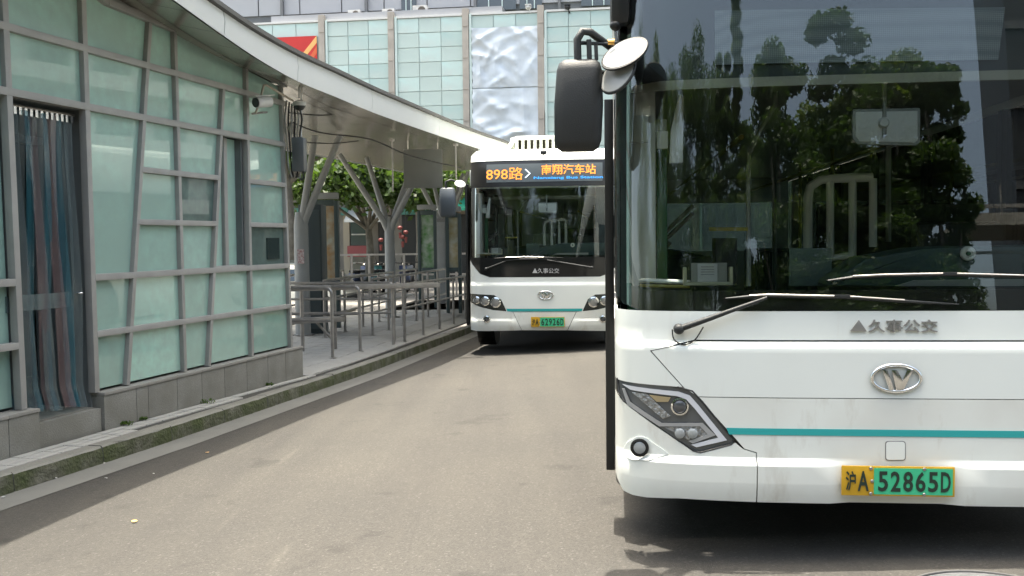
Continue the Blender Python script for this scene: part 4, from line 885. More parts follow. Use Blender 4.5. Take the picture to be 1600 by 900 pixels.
MB().tube([LP(903, 98, ym), LP(902, 62, ym), LP(910, 49, ym), LP(922, 50, ym+.02), LP(957, 76, ym+.15), LP(985, 82, .35)], .019, 10).build('mirror_arm', BLACKM, r1, smooth=60)
MB().tube([LP(905, 67, ym), LP(956, 69, ym+.1), LP(975, 66, .3)], .009, 8).build('mirror_strut', BLACKM, r1, smooth=60); MB().tube([LP(920, 62, ym), LP(921, 92, ym)], .012, 8).build('mirror_strut', BLACKM, r1); MB().tube([LP(931, 70, ym), LP(932, 94, ym)], .009, 8).build('mirror_strut', BLACKM, r1)
MB().tube([LP(940, 112, ym), LP(960, 124, .1)], .009, 8).build('mirror_strut', BLACKM, r1)
MB().prism([LP(955, 66, .05), LP(990, 58, .2), LP(1000, 95, .3), LP(960, 104, .12)], (0, .06, -.01)).build('mirror_bracket', BLACKM, r1, bevel=.01)
MB().lathe([(.012, 0), (.014, .03)], LP(950, 66, .03), (1, 0, 0), 10).build('bracket_bolt', mat('brass', (.6, .35, .1), .3, 1), r1)
for (cx_, cy_, rad, ax_, nm) in ((976, 84, .112, (-.42, -.62, .72), 0), (966, 116, .10, (-.62, -.62, .42), 1)):
    c = LP(cx_, cy_, -.02); A = Vector(ax_).normalized()
    d = MB().lathe([(rad*.95, -.012), (rad, -.006), (rad, 0), (rad*.95, .007), (rad*.5, .014), (.004, .016)], c, A, 28).build('kerb_mirror', mat('mirror_shell_grey', (.28, .29, .28), .35), r1, smooth=35); MB().tube([c+frame_of(A)[0]*rad*math.cos(q_)+frame_of(A)[1]*rad*math.sin(q_) for q_ in [k*math.pi/14 for k in range(29)]], .007, 6, cap=False).build('mirror_rim', BLACKM, d, smooth=60)
    MB().tube([c-A*.01, c-A*.05, LP(957, 92, .1)], .008, 8).build('mirror_stem', BLACKM, d, smooth=60)
# top marker lamps at the roof edge
MB().ball(LP(962, 40, .3), (.03, .05, .025)).build('roof_marker', BLACKM, r1, smooth=60)
MB().box((-1.24, .35, 2.72), (.1, .2, .35)).build('roof_shoulder', BLACK, r1, bevel=.04)
# ---------------------------------------------------------------- far bus
L2 = 10.5
r2 = thing('city_bus', 'white city bus with a lit orange route display standing by the kerb, plate 62926D', 'bus', (.525, 15.6, road(.55, 15.6)), -math.atan(.107), 'white city buses')
B2 = Bus(r2, 1.262, .40, 3.2, 1.45, .10, [], 3.02)
B2.steps = [lambda u, h: -.03*sstep(1.16, 1.10, h), lambda u, h: -.025*sstep(.56, .52, h)*sstep(.45, .52, abs(u))+.03*sstep(.45, .33, h)]
B2.hcuts = [1.16, 1.14, 1.12, 1.10, .56, .54, .52, .45, .39]
def b2(*P): return [B2.q(*p) for p in P]
W2 = B2.W*.9993
h2b = B2.q(853, 516)[1]
bus_shell(B2, L2, h2b+.03, 3.14, 1.4, 2.75, (1.55, 6.9))
def row(h_, n=0): return None
B2.panel('front_frame', [(-W2, h2b+.02), (W2, h2b+.02), (W2, 1.5), (-W2, 1.5)], -.022, .02, BLACK)
bl = b2((733, 404), (738, 413), (750, 428), (765, 434)); hbk = B2.q(853, 433)[1]
up = [(-W2, bl[0][1]), bl[1], bl[2], (bl[3][0], hbk)]; hh1 = B2.q(853, 487)[1]
hlt = [(-W2, B2.q(733, 458)[1]), B2.q(772, 461), B2.q(783, 468), B2.q(791, 485)]
B2.panel('front_panel', up+[(-u, h) for u, h in up[::-1]]+[(-u, h) for u, h in hlt]+[(-hlt[3][0], hh1), (hlt[3][0], hh1)]+hlt[::-1], 0, .018, WHITE, hc=.09)
for mir in (False, True):
    f = (lambda P: [(-u, h) for u, h in P][::-1]) if mir else (lambda P: P)
    s0 = B2.q(801, 488); s1 = B2.q(815, 516)
    hb = [(-W2, B2.q(733, 471)[1]), B2.q(748, 479), B2.q(770, 484.5), B2.q(790, 486.5)]
    B2.panel('bumper_corner', f(hb+[(s0[0], hh1-.008), (s1[0], h2b), (-1.15, h2b-.02), (-W2, h2b-.01)]), 0, .018, WHITE_D)
    H2 = [(734, 458.5), (772, 461.5), (783, 468), (790.5, 485), (770, 483.5), (748, 478), (735, 470.5)]
    hl = B2.panel('headlight', f(b2(*H2)), -.004, .012, mat('headlight_bowl2', (.06, .065, .06), .25, .5), r=.01)
    for cx_, cy_, r_ in ((745, 469, 6), (758, 470.5, 7.5), (774.5, 472.5, 8.5)):
        u, h = B2.q(cx_, cy_); u = -u if mir else u; y = B2.S(u, h)-.008; s_ = r_/96
        MB().lathe([(s_, .01), (s_, -.006), (s_*.75, -.012), (s_*.7, -.004)], (u, y, h), (0, 1, 0), 20).build('lamp_ring', CHROME, hl, smooth=40)
        MB().lathe([(s_*.72, -.004), (s_*.4, -.012), (.002, -.014)], (u, y, h), (0, 1, 0), 20).build('lamp_lens', mat('lamp_lens_grey', (.33, .33, .32), .12, .4), hl, smooth=40)
    u, h = B2.q(761, 498.5); u = -u if mir else u
    MB().lathe([(.062, .01), (.058, -.006), (.042, -.01), (.04, -.002)], (u, B2.S(u, h)-.03, h), (0, 1, 0), 20).build('fog_lamp', CHROME, r2, smooth=40); MB().lathe([(.04, -.002), (.002, -.01)], (u, B2.S(u, h)-.03, h), (0, 1, 0), 20).build('fog_lens', mat('lens_dark', (0, 0, 0)), r2, smooth=40)
s0 = B2.q(801, 488); s1 = B2.q(815, 516)
B2.panel('bumper_centre', [(s0[0]+.008, hh1-.008), (s1[0]+.008, h2b), (-s1[0]-.008, h2b), (-s0[0]-.008, hh1-.008)], 0, .018, WHITE_D)
B2.panel('teal_stripe', [(hlt[3][0]+.0, B2.q(853, 482.3)[1]), (hlt[3][0]+.02, hh1+.005), (-hlt[3][0]-.02, hh1+.005), (-hlt[3][0], B2.q(853, 482.3)[1])], .003, .002, TEAL)
plate(B2, 830, 495, 882.5, 510.5, 844, '62926D', .03)
emblem(B2, 852.5, 461, 12.5, 7, .01)
hB1 = B2.q(853, 402)[1]; hTop = B2.q(853, 250)[1]; hW = B2.q(853, 291)[1]
lowb = [(-W2, hB1), (-W2, bl[0][1]+.004), (bl[1][0], bl[1][1]+.006), (bl[2][0], bl[2][1]+.008), (bl[3][0], hbk+.008)]
B2.panel('black_apron', lowb+[(-u, h) for u, h in lowb[::-1]], .004, .016, mat('gloss_black', (.012, .013, .013), .12, spec=.3), hc=.09)
for i, ch in enumerate('久事公交'): x0 = 840+i*8.6; B2.text('lettering', ch, x0, 419, x0+8, 427, mat('silver_letter', (.5, .5, .5), .4), .007, -.004, weight=.004)
tri = b2((832, 426.5), (836, 419), (840, 426.5)); MB().prism([(a, B2.S(a, b)-.007, b) for a, b in tri], (0, -.004, 0)).build('lettering', mat('silver_letter', (0, 0, 0)), r2)
B2.panel('windscreen', [(-W2, hB1+.003), (W2, hB1+.003), (W2, hW), (-W2, hW)], .0, .005, GLASS)
for sx in (-1, 1): B2.panel('screen_border', [(sx*W2, hB1), (sx*W2, hTop), (sx*1.235, hTop), (sx*1.235, hB1)][::sx], -.008, .006, BLACK)
B2.panel('display_glass_surround', [(-W2, hW+.003), (W2, hW+.003), (W2, hTop), (-W2, hTop)], -.012, .02, BLACK)
g0 = B2.q(776, 285)[1]; g1 = B2.q(853, 255)[1]; ua = B2.q(760, 270)[0]
lab = B2.panel('route_display', [(ua, g0), (-ua, g0), (-ua, g1), (ua, g1)], -.004, .006, mat('display_grey', (.10, .12, .125), .5))
B2.panel('header_trim', [(-1.22, hW-.02), (1.22, hW-.02), (1.22, hW+.005), (-1.22, hW+.005)], -.03, .02, mat('header_beige', (0, 0, 0)))
ORG = mat('led_orange', (1.0, .30, .04), .5, emit=.36); BLU = mat('led_blue', (.03, .32, .9), .5, emit=.35); WHL = mat('led_white', (.8, .9, 1), .5, emit=.4)
def led(txt, x0, y0, x1, y1, m, weight, rowsn=3):
    B2.text('led_text', txt, x0, y0, x1, y1, m, .0035, -.001, lab, weight)
led('898路', 760, 261, 817, 282, ORG, .0)
led('〉', 820, 264, 829, 278, WHL, 0)
led('南翔汽车站', 846, 256, 931, 273, ORG, .01)
led('Nanxiang Bus Station', 834, 274.5, 942, 281, BLU, .01)
# roof cap and roof pod
capc = [(-W2, hTop+.004), (W2, hTop+.004), (W2, hTop+.10), (1.15, hTop+.19), (-1.15, hTop+.19), (-W2, hTop+.10)]
B2.panel('roof_cap', capc, .004, .3, WHITE, hc=.05)
MB().ball((B2.q(852, 241)[0]-.02, .12, hTop+.12), (.06, .05, .045)).build('roof_camera', BLACKM, r2, smooth=60); MB().ball((B2.q(751, 235)[0], .35, hTop+.22), (.03, .03, .045)).build('roof_marker', WHITE, r2, smooth=60)
pz0 = hTop+.16; a = B2.loc(783, 238, .9); b = B2.loc(806, 214, .9); pu0 = a.x; pu1 = b.x; pz1 = b.z
PODM = mat('pod_cream', (.75, .76, .68), .35, n=(2, .06))
def bars(name, P, dpt, m, par): return MB().prism(P, (0, dpt, 0)).build(name, m, par, bevel=.01)
pod = MB().prism([(pu0, 1.2, pz0), (pu0+.22, 1.2, pz1-.03), (-pu0-.22, 1.2, pz1-.03), (-pu0, 1.2, pz0)], (0, 2.6, 0)).build('roof_pod', mat('pod_dark', (.12, .11, .08), .6), r2)
bars('pod_rim', [(pu0, .9, pz0), (pu0+.2, .9, pz1-.01), (pu0+.28, .9, pz1+.01), (-pu0-.28, .9, pz1+.01), (-pu0-.2, .9, pz1-.01), (-pu0, .9, pz0), (-pu0-.1, .9, pz0), (-pu0-.26, .9, pz1-.05), (pu0+.26, .9, pz1-.05), (pu0+.1, .9, pz0)], .1, PODM, pod)
MB().box((0, .95, pz0-.0), (-2*pu0-.1, .14, .05)).build('pod_sill', PODM, pod, bevel=.01)
k = 0
u_ = pu0+.27
while u_ < -pu0-.26:
    MB().box((u_, .95, (pz0+pz1)/2), (.05, .08, pz1-pz0-.03)).build('pod_bar', PODM, pod, bevel=.01); u_ += .104
for sx in (-1, 1): MB().box((sx*(-pu0-.2), 2.4, (pz0+pz1)/2), (.1, 2.8, pz1-pz0)).build('pod_side', PODM, pod, bevel=.02)
MB().box((0, 2.5, pz1), (-2*pu0-.5, 3.1, .04)).build('pod_lid', PODM, pod, bevel=.015)
interior(B2, B1, B2.q(812, 397)[1]-B1.q(1105, 447)[1], L2)
wiper(B2, (925, 418), (855, 406), [(773, 403.5), (790, 402.5), (820, 401.5), (850, 402), (880, 402.5)]); wiper(B2, (760, 420), (790, 408), [(790, 407), (812, 405), (840, 404.5), (870, 405)])
a = B2.loc(726, 290, .4); b = B2.loc(732.5, 508, .4)
MB().box(((a.x+b.x)/2, .8, (a.z+b.z)/2), (b.x-a.x, .8, a.z-b.z)).build('door_leaf', BLACK, r2, bevel=.006)
def LQ(px, py, y): return B2.loc(px, py, y)
a = LQ(686, 339, 0); b = LQ(712, 293, 0); cxm = (a.x+b.x)/2; wdm = b.x-a.x; secs = []
for t_, w_, d_ in ((0, .66, .4), (.05, .9, .8), (.5, 1, 1), (.95, .88, .8), (1.0, .66, .45)):
    zc = a.z+(b.z-a.z)*t_; secs.append([(cxm+.5*wdm*w_*math.copysign(abs(math.cos(q_))**.55, math.cos(q_)), .02+.07*d_*math.copysign(abs(math.sin(q_))**.6, math.sin(q_)), zc) for q_ in [k*math.pi/8 for k in range(16)]])
strip('mirror_housing', secs, mat('mirror_housing_slate', (.06, .075, .09), .45), r2, smooth=50)
MB().tube([LQ(697, 294, 0), LQ(696, 284, 0), LQ(704, 281, .05), LQ(722, 286, .2), LQ(732, 290, .35)], .018, 8).build('mirror_arm', BLACKM, r2, smooth=60)
MB().lathe([(.08, -.015), (.09, 0), (.05, .015), (.003, .02)], LQ(719, 287, 0), (.3, -.7, .8), 20).build('kerb_mirror', GREYIN, r2, smooth=40)
# hidden side mirrors of the other flank
for B_, R_ in ((B1, r1), (B2, r2)):
    MB().box((1.45, .05, 1.75 if B_ is B1 else 2.1), (.2, .12, .36)).build('mirror_housing', BLACKM, R_, bevel=.04); MB().tube([(1.45, .05, 2.0), (1.38, .1, 2.3), (1.2, .3, 2.4)], .018).build('mirror_arm', BLACKM, R_)
# ================================================================== BACKGROUND beyond the platform
# tall building with mint glass screen wall
byaw = -math.atan(.145); YB = 50.0
def BD(px, py): # point on the wall plane
    d = ray(px, py); nrm = Vector((math.sin(-byaw)*1.0, math.cos(byaw), 0)); nrm = Vector((.145, 1, 0)).normalized(); o = Vector((-3.4, YB, 0)); t = (o-CAM).dot(nrm)/d.dot(nrm); return CAM+d*t
bdir = Vector((1, -.145, 0)).normalized(); bn = Vector((-.145, -1, 0)).normalized(); BO = Vector((-3.4, YB, -.4))
def wl_(px, py): p = BD(px, py)-BO; return p.dot(bdir), p.z
bld = thing('office_building', 'grey panelled office building with a mint glass screen wall rising behind the bus stop', 'building', BO)
def bp(u, o, z): return bdir*u+bn*o+Vector((0, 0, z))
AX = (bdir, bn, Vector((0, 0, 1)))
pil = [wl_(x, 100)[0] for x in (385, 507, 615, 731, 848, 965)]
step = (pil[-1]-pil[0])/5; pil = [pil[0]-step*3, pil[0]-step*2, pil[0]-step]+pil+[pil[-1]+step, pil[-1]+2*step]
ztop = wl_(680, 25)[1]; rowh = wl_(680, 48)[1]; rowh = (ztop-wl_(680, 140)[1])/5
MINT = [mat('mint_glass_a', (.52, .60, .56), .25, n=(.35, .10), n2=(1.1, .05, (.50, .66, .62)), coat=.3), mat('mint_glass_b', (.49, .59, .545), .25, n=(.5, .12), coat=.3), mat('mint_glass_c', (.47, .55, .51), .3, n=(.8, .15, (.38, .52, .49)), coat=.3)]
PIL = mat('beige_pilaster', (.42, .38, .33), .7, n=(1.5, .2)); MUL = mat('screen_mullion', (.52, .62, .59), .5)
FAC = mat('grey_cladding', (.36, .37, .39), .5, n=(.3, .12)); FACJ = mat('cladding_joint', (.15, .155, .16), .8)
zt_main = ztop+14
pane_me = {}
for i in range(len(pil)-1):
    u0, u1 = pil[i]+.22, pil[i+1]-.22; pw = (u1-u0)/3
    for r_ in range(11):
        z1_ = ztop-.08-r_*rowh
        for c_ in range(3):
            tarp = (i == 6 and r_ >= 1)
            if tarp: continue
            key = (random.randint(0, 2), i)
            if key not in pane_me:
                me = MB().box((0, 0, 0), (pw-.03, .025, rowh-.03), AX).build('glass_panel', MINT[key[0]], bld); pane_me[key] = me.data; q = me
            else: q = bpy.data.objects.new('glass_panel', pane_me[key]); COL.objects.link(q); q.parent = bld
            q.location = bp(u0+pw*(c_+.5), .02+random.uniform(-.006, .006), z1_-rowh/2)
    MB().box(bp((u0+u1)/2, -.06, ztop-5.5*rowh), (u1-u0, .06, 11*rowh), AX).build('screen_frame', MUL, bld)
    MB().box(bp((u0+u1)/2, .03, ztop-.01), (u1-u0+.1, .14, .10), AX).build('screen_coping', mat('coping_white', (.6, .6, .58), .6), bld)
for u in pil:
    MB().box(bp(u-.08, .06, ztop/2+.15), (.32, .24, ztop+.25), AX).build('pilaster', PIL, bld); MB().box(bp(u+.17, .03, ztop/2), (.12, .2, ztop), AX).build('pilaster', MUL, bld)
    for k in range(7): MB().box(bp(u-.08, .19, ztop-.6-k*1.6), (.24, .04, .05), AX).build('pilaster_band', PIL, bld)
MB().box(bp((pil[0]+pil[-1])/2, -.5, ztop/2-2.5), (pil[-1]-pil[0], .8, ztop-5), AX).build('lower_wall', FAC, bld)
# upper grey facade, set back, individual cladding panels
ub = .0; cw_ = 2.35; ch_ = 1.9
MB().box(bp(0, -1.7, ztop+5), (60, .2, 12), AX).build('upper_wall', FACJ, bld)
cp = None
zc0 = ztop+.75
for i in range(-10, 11):
    for j in range(3):
        if cp is None: cp = MB().box((0, 0, 0), (cw_-.07, .08, ch_-.07), AX).build('cladding_panel', FAC, bld); q = cp
        else: q = bpy.data.objects.new('cladding_panel', cp.data); COL.objects.link(q); q.parent = bld
        q.location = bp(i*cw_, -1.55, zc0+j*ch_+ch_/2)
for px in (425, 560, 735, 870): u, z = wl_(px, 0); MB().box(bp(u, -1.4, ztop+4), (.14, .2, 8), AX).build('facade_fin', FACJ, bld)
MB().box(bp(wl_(600, 0)[0], -.75, ztop+.12), (abs(wl_(760, 0)[0]-wl_(400, 0)[0]), 1.4, .5), AX).build('parapet', FAC, bld)
WIN = mat('dark_window_glass', (.06, .07, .08), .1, coat=.8)
for px0, px1 in ((735, 800), (806, 842), (905, 960), (616, 640)):
    a = wl_(px0, 8)[0]; b = wl_(px1, 8)[0]; wd = MB().box(bp((a+b)/2, -1.48, ztop+.95), (b-a, .12, .9), AX).build('window', WIN, bld)
    for k in range(1, 3): MB().box(bp(a+(b-a)*k/3, -1.40, ztop+.95), (.05, .06, .9), AX).build('window_bar', MUL, wd)
t = None
for i, px in enumerate((549, 603, 653)):
    p = BO+bp(wl_(px, 15)[0], -.55, wl_(px, 19 if i == 0 else (17 if i == 1 else 13))[1]); t = thing('air_conditioner', ('leftmost air conditioner on the parapet above the screen wall', 'middle air conditioner on the parapet above the screen wall', 'rightmost and largest air conditioner on the parapet beside a window')[i], 'air conditioner', p, byaw, 'air conditioners on the parapet')
    sc_ = (.85, .85, 1)[i]; MB().box((0, 0, 0), (.78*sc_, .3, .5*sc_)).build('casing', mat('ac_white', (.5, .5, .48), .5, n=(3, .2)), t, bevel=.02)
    MB().lathe([(.2*sc_, 0), (.2*sc_, -.02), (.17*sc_, -.03)], (.1, -.15, 0), (0, 1, 0), 18).build('fan_grille', mat('ac_dark', (.07, .06, .05), .6), t)
    for sx in (-.25, .25): MB().box((sx, 0, -.34*sc_), (.05, .3, .2)).build('foot', FACJ, t)
# red and yellow banner
a = BO+bp(pil[3]+.35, .12, 0); u0 = wl_(428, 80)[0]-1.2; u1 = wl_(497, 80)[0]; z1_ = wl_(470, 58)[1]; z0_ = z1_-2.6
t = thing('banner', 'red and gold banner sheet hung on the mint screen wall', 'banner', BO+bp((u0+u1)/2, .16, (z0_+z1_)/2), byaw); wb = u1-u0; hb_ = z1_-z0_
mb = MB(); mb.box((0, 0, 0), (wb, .03, hb_)); mb.build('sheet', mat('banner_red', (.55, .03, .025), .55, n=(.6, .15)), t)
GOLD = mat('banner_gold', (.75, .42, .14), .5); PALEG = mat('banner_orange', (.62, .12, .04), .5)
for (A_, B_, m_, o_) in (((.5, .5), (-.1, -.5), GOLD, 0), ((.5, .30), (.12, -.5), PALEG, .003)):
    mb = MB(); mb.prism([(A_[0]*wb, -.018-o_, A_[1]*hb_), (A_[0]*wb, -.018-o_, (A_[1]-.14)*hb_), (B_[0]*wb*1.0+.05*wb, -.018-o_, B_[1]*hb_), (B_[0]*wb-.03*wb, -.018-o_, B_[1]*hb_)], (0, -.004, 0)); mb.build('ray_stripe', m_, t)
MB().prism([(.5*wb, -.018, .0), (.5*wb, -.018, -.5*hb_), (.22*wb, -.018, -.5*hb_)], (0, -.004, 0)).build('ray_stripe', PALEG, t)
# crumpled foil sheets
FOIL = mat('crumpled_foil', (.58, .65, .72), .5, .05, n=(.8, .10, (.50, .54, .56)))
def foil(u0, u1, z0, z1, label, seed, nx=40, nz=40, amp=.16):
    r_ = np.random.default_rng(seed); t = thing('foil_sheet', label, 'sheet', BO+bp((u0+u1)/2, .12, (z0+z1)/2), byaw, 'crumpled silver sheets on the screen wall')
    creases = [(r_.uniform(-1, 1), r_.uniform(-1, 1), r_.uniform(0, math.pi), r_.uniform(.2, .7), r_.uniform(.04, .13)) for _ in range(26)]
    V = []
    for j in range(nz+1):
        for i in range(nx+1):
            a = i/nx*2-1; b = j/nz*2-1; y = 0
            for cx_, cy_, th, ln, am in creases:
                dx = a-cx_; dy = b-cy_; al = dx*math.cos(th)+dy*math.sin(th); pe_ = -dx*math.sin(th)+dy*math.cos(th)
                y -= am*max(0, 1-abs(pe_)/.16)*math.exp(-(al/ln)**2)*(1 if pe_ > 0 else .7)
            y -= .03*math.sin(a*math.pi*2)*math.cos(b*7)
            ed = 1-.25*max(0, abs(a)-.9)/.1; V.append((a*(u1-u0)/2*(1-.012*math.sin(b*23)), y*1.15, b*(z1-z0)/2))
    me = bpy.data.meshes.new('foil'); me.from_pydata(V, [], [(j*(nx+1)+i, j*(nx+1)+i+1, (j+1)*(nx+1)+i+1, (j+1)*(nx+1)+i) for j in range(nz) for i in range(nx)]); me.update()
    o = link('foil', me, FOIL, t, 50)
    return t
fu0 = pil[6]+.25; fu1 = pil[7]-.22
zA = wl_(790, 43)[1]; zBm = wl_(790, 137)[1]; zCc = wl_(790, 245)[1]
foil(fu0, fu1, zBm, zA, 'upper crumpled silver sheet covering the screen wall bay', 3, amp=.1)
foil(fu0, fu1, zCc, zBm-.04, 'lower and more heavily crumpled silver sheet on the screen wall bay', 11)
# small cctv units on the coping
for px, lb in ((826, 'white security camera on the coping above the silver sheets'), (887, 'dark floodlight on a bracket above the screen wall near the bus mirror')):
    p = BO+bp(wl_(px, 10)[0], .1, wl_(px, 12)[1]); t = thing('roof_camera', lb, 'camera', p, byaw)
    mm = SC if px < 850 else BLACKM; MB().ball((0, 0, 0), (.16, .18, .13)).build('housing', mm, t, smooth=50); MB().tube([(0, 0, 0), (.1, .05, -.3)], .04).build('stem', mm, t); MB().box((.0, -.05, .1), (.3, .25, .05)).build('hood', mm, t)
# row of shops
YS = 43.0
shop = thing('shop_row', 'low row of shopfronts with dark doorways and awnings across the far road', 'shops', (-6, YS, -.4))
def sp(px, py): p = aty(px, py, YS); return p.x+6, p.z+.4
mb = MB(); mb.box((-4, 1.3, 2.6), (34, .2, 5.2)); mb.build('wall', mat('shop_wall', (.20, .19, .16), .8, n=(1, .2)), shop)
MB().box((-4, .4, 5.3), (34, 2.2, .2)).build('roof', FACJ, shop)
for i, (px0, px1, kind) in enumerate(((478, 520, 0), (530, 540, 1), (542, 568, 2), (586, 606, 0), (624, 652, 0), (658, 690, 2), (700, 728, 0), (440, 470, 2))):
    a, _ = sp(px0, 380); b, _ = sp(px1, 380); d = MB().box(((a+b)/2, 1.15, 1.6), (b-a, .14, 3.0)).build('shopfront', (mat('shop_dark', (.012, .014, .013), .6), mat('shop_beige', (.3, .27, .2), .8), mat('shop_glass', (.035, .06, .055), .15, coat=.5))[kind], shop)
    if kind == 2:
        for z in (.9, 1.5, 2.2): MB().box(((a+b)/2, 1.02, z), (b-a-.1, .12, .06)).build('shelf', mat('shelf_pale', (.4, .42, .38), .6), d)
    MB().box(((a+b)/2, .95, 3.25), (b-a+.1, .3, .35)).build('shop_sign', mat('shop_sign_%d' % (i % 3), ((.16, .13, .09), (.05, .16, .12), (.22, .2, .16))[i % 3], .6), shop)
AWN = mat('green_awning', (.02, .26, .16), .7); a, z = sp(636, 326); b, _ = sp(735, 326)
o = MB().prism([(a, .9, z+.6), (a, -.5, z), (a, -.5, z-.12), (a, .9, z+.4)], (b-a, 0, 0)).build('awning', AWN, shop); MB().box(((a+b)/2-.3, -.56, z+.02), (1.2, .03, .2)).build('awning_sign', WHITE, o)
a, z = sp(540, 344); b, _ = sp(600, 344); MB().prism([(a, .9, z+.5), (a, -.4, z), (a, -.4, z-.1), (a, .9, z+.3)], (b-a, 0, 0)).build('awning', mat('grey_awning', (.4, .42, .4), .7), shop)
a, z = sp(540, 393); b, _ = sp(572, 393); MB().box(((a+b)/2, .7, z), (b-a, .5, .5)).build('red_counter', mat('faded_red', (.18, .04, .04), .6), shop)
# lanterns and red goods
RED = mat('lantern_red', (.12, .02, .018), .6)
for i, (px, py) in enumerate(((625, 356), (634, 363), (629, 370), (595, 375))):
    p = aty(px, py, 41.5); t = thing('red_lantern', ('topmost red lantern at the dark shop door right of the middle column', 'right red lantern at the dark shop door', 'lowest red lantern at the dark shop door', 'single red lantern left of the middle column')[i], 'lantern', p, 0, 'red lanterns at the shops')
    MB().ball((0, 0, 0), (.11, .11, .09), 14, 8).build('shade', RED, t, smooth=60); MB().tube([(0, 0, .19), (0, 0, .9)], .01).build('cord', RUB, t); MB().lathe([(.07, -.2), (.05, -.45)], (0, 0, 0), n=8).build('tassel', RED, t)
# ---------------------------------------------------------------- trees
def leafmat(name, c1, c2):
    m = mat(name, c1, .55, n=(1.3, .5, c2), n2=(9, .4, tuple(v*.6 for v in c1))); b = m.node_tree.nodes['Principled BSDF']; nt = m.node_tree; out = nt.nodes['Material Output']
    tr = nt.nodes.new('ShaderNodeBsdfTranslucent'); tr.inputs[0].default_value = (c1[0]*1.5, c1[1]*1.5, c1[2]*.6, 1); mx = nt.nodes.new('ShaderNodeMixShader'); mx.inputs[0].default_value = .35
    nt.links.new(b.outputs[0], mx.inputs[1]); nt.links.new(tr.outputs[0], mx.inputs[2]); nt.links.new(mx.outputs[0], out.inputs[0]); return m
LEAF = leafmat('plane_tree_leaf', (.055, .105, .022), (.02, .05, .012)); LEAFD = leafmat('dark_leaf', (.055, .11, .025), (.025, .055, .015)); LEAFM = leafmat('mid_leaf', (.11, .17, .04), (.04, .08, .02)); BARK = mat('bark', (.17, .16, .13), .9, n=(6, .4), bump=(20, .8))
def leaves(rg, clumps, per, size, sq=.8):
    P = []; 
    for c, r in clumps:
        d = rg.normal(size=(per, 3)); d /= np.linalg.norm(d, axis=1)[:, None]; P.append(np.array(c)+d*r*rg.uniform(.45, 1.05, (per, 1))*np.array([1, 1, sq]))
    P = np.concatenate(P); n = len(P); a = rg.normal(size=(n, 3)); a /= np.linalg.norm(a, axis=1)[:, None]; b = rg.normal(size=(n, 3)); b -= a*(a*b).sum(1)[:, None]; b /= np.linalg.norm(b, axis=1)[:, None]
    s_ = size*rg.uniform(.6, 1.3, (n, 1)); V = np.stack([P-a*s_, P+b*s_*.55, P+a*s_, P-b*s_*.55], 1).reshape(-1, 3)
    return V, n
def quads(name, V, n, m, parent):
    me = bpy.data.meshes.new(name); me.vertices.add(4*n); me.vertices.foreach_set('co', V.astype(np.float32).ravel()); me.loops.add(4*n); me.loops.foreach_set('vertex_index', np.arange(4*n, dtype=np.int32)); me.polygons.add(n); me.polygons.foreach_set('loop_start', np.arange(0, 4*n, 4, dtype=np.int32)); me.update(calc_edges=True)
    return link(name, me, m, parent)
def tree(name, label, loc, H, cr_, nc, per, size, seed, m=LEAF, fork=.4, group=None, sq=.8, cone=False, trunk_r=.16, tall=False):
    rg = np.random.default_rng(seed); t = thing(name, label, 'tree', loc, 0, group); mb = MB(); zf = H*fork
    mb.tube([(0, 0, -.1), (.05, 0, zf*.5), (0, 0, zf)], [trunk_r*1.2, trunk_r, trunk_r*.85], 10)
    clumps = []
    for i in range(nc):
        if tall and not cone:
            z = zf+(H-zf)*rg.uniform(.0, .93); a = rg.uniform(0, 6.28); q = rg.uniform(.2, .75)*(1-.55*max(0, (z-zf)/(H-zf)-.6)/.4); c = (math.cos(a)*cr_*q, math.sin(a)*cr_*q, z); r = cr_*rg.uniform(.3, .5)*(1-.4*(z-zf)/(H-zf))
        elif cone:
            z = zf*.6+(H-zf*.6)*(i+.5)/nc; rad = cr_*(1-((z-zf*.6)/(H-zf*.6))**1.6)*rg.uniform(.7, 1.2); a = rg.uniform(0, 6.28); c = (math.cos(a)*rad*.6, math.sin(a)*rad*.6, z); r = max(.3, rad*.8)
        else:
            a = rg.uniform(0, 6.28); e = rg.uniform(-.35, 1); q = rg.uniform(.35, .95); c = (math.cos(a)*cr_*q*math.cos(e), math.sin(a)*cr_*q*math.cos(e), zf+(H-zf)*.45+(H-zf)*.45*math.sin(e)*q); r = cr_*rg.uniform(.22, .42)
        clumps.append((c, r))
    for c, r in clumps[:9 if not cone else 5]:
        mid = (c[0]*.4, c[1]*.4, (zf+c[2])/2); mb.tube([(0, 0, zf*.9), mid, c], [trunk_r*.6, trunk_r*.38, .03], 7)
    mb.build('trunk', BARK, t, smooth=60); V, n = leaves(rg, clumps, per, size, sq); quads('crown', V, n, m, t); return t
p = atz(577, 430, -.37); tree('plane_tree', 'leafy plane tree with a pale forked trunk behind the barrier', aty(577, 428, 33), 4.7, 3.4, 44, 420, .12, 5, LEAF, .36, 'trees beyond the platform', trunk_r=.13)
tree('plane_tree', 'sunlit tree showing above the first column near the kiosk end', aty(452, 400, 27), 4.4, 2.0, 20, 350, .11, 6, LEAF, .5, 'trees beyond the platform', trunk_r=.12)
tree('plane_tree', 'darker tree to the right of the middle column', aty(655, 425, 38), 4.9, 2.6, 20, 350, .13, 9, LEAFD, .5, 'trees beyond the platform', trunk_r=.14)
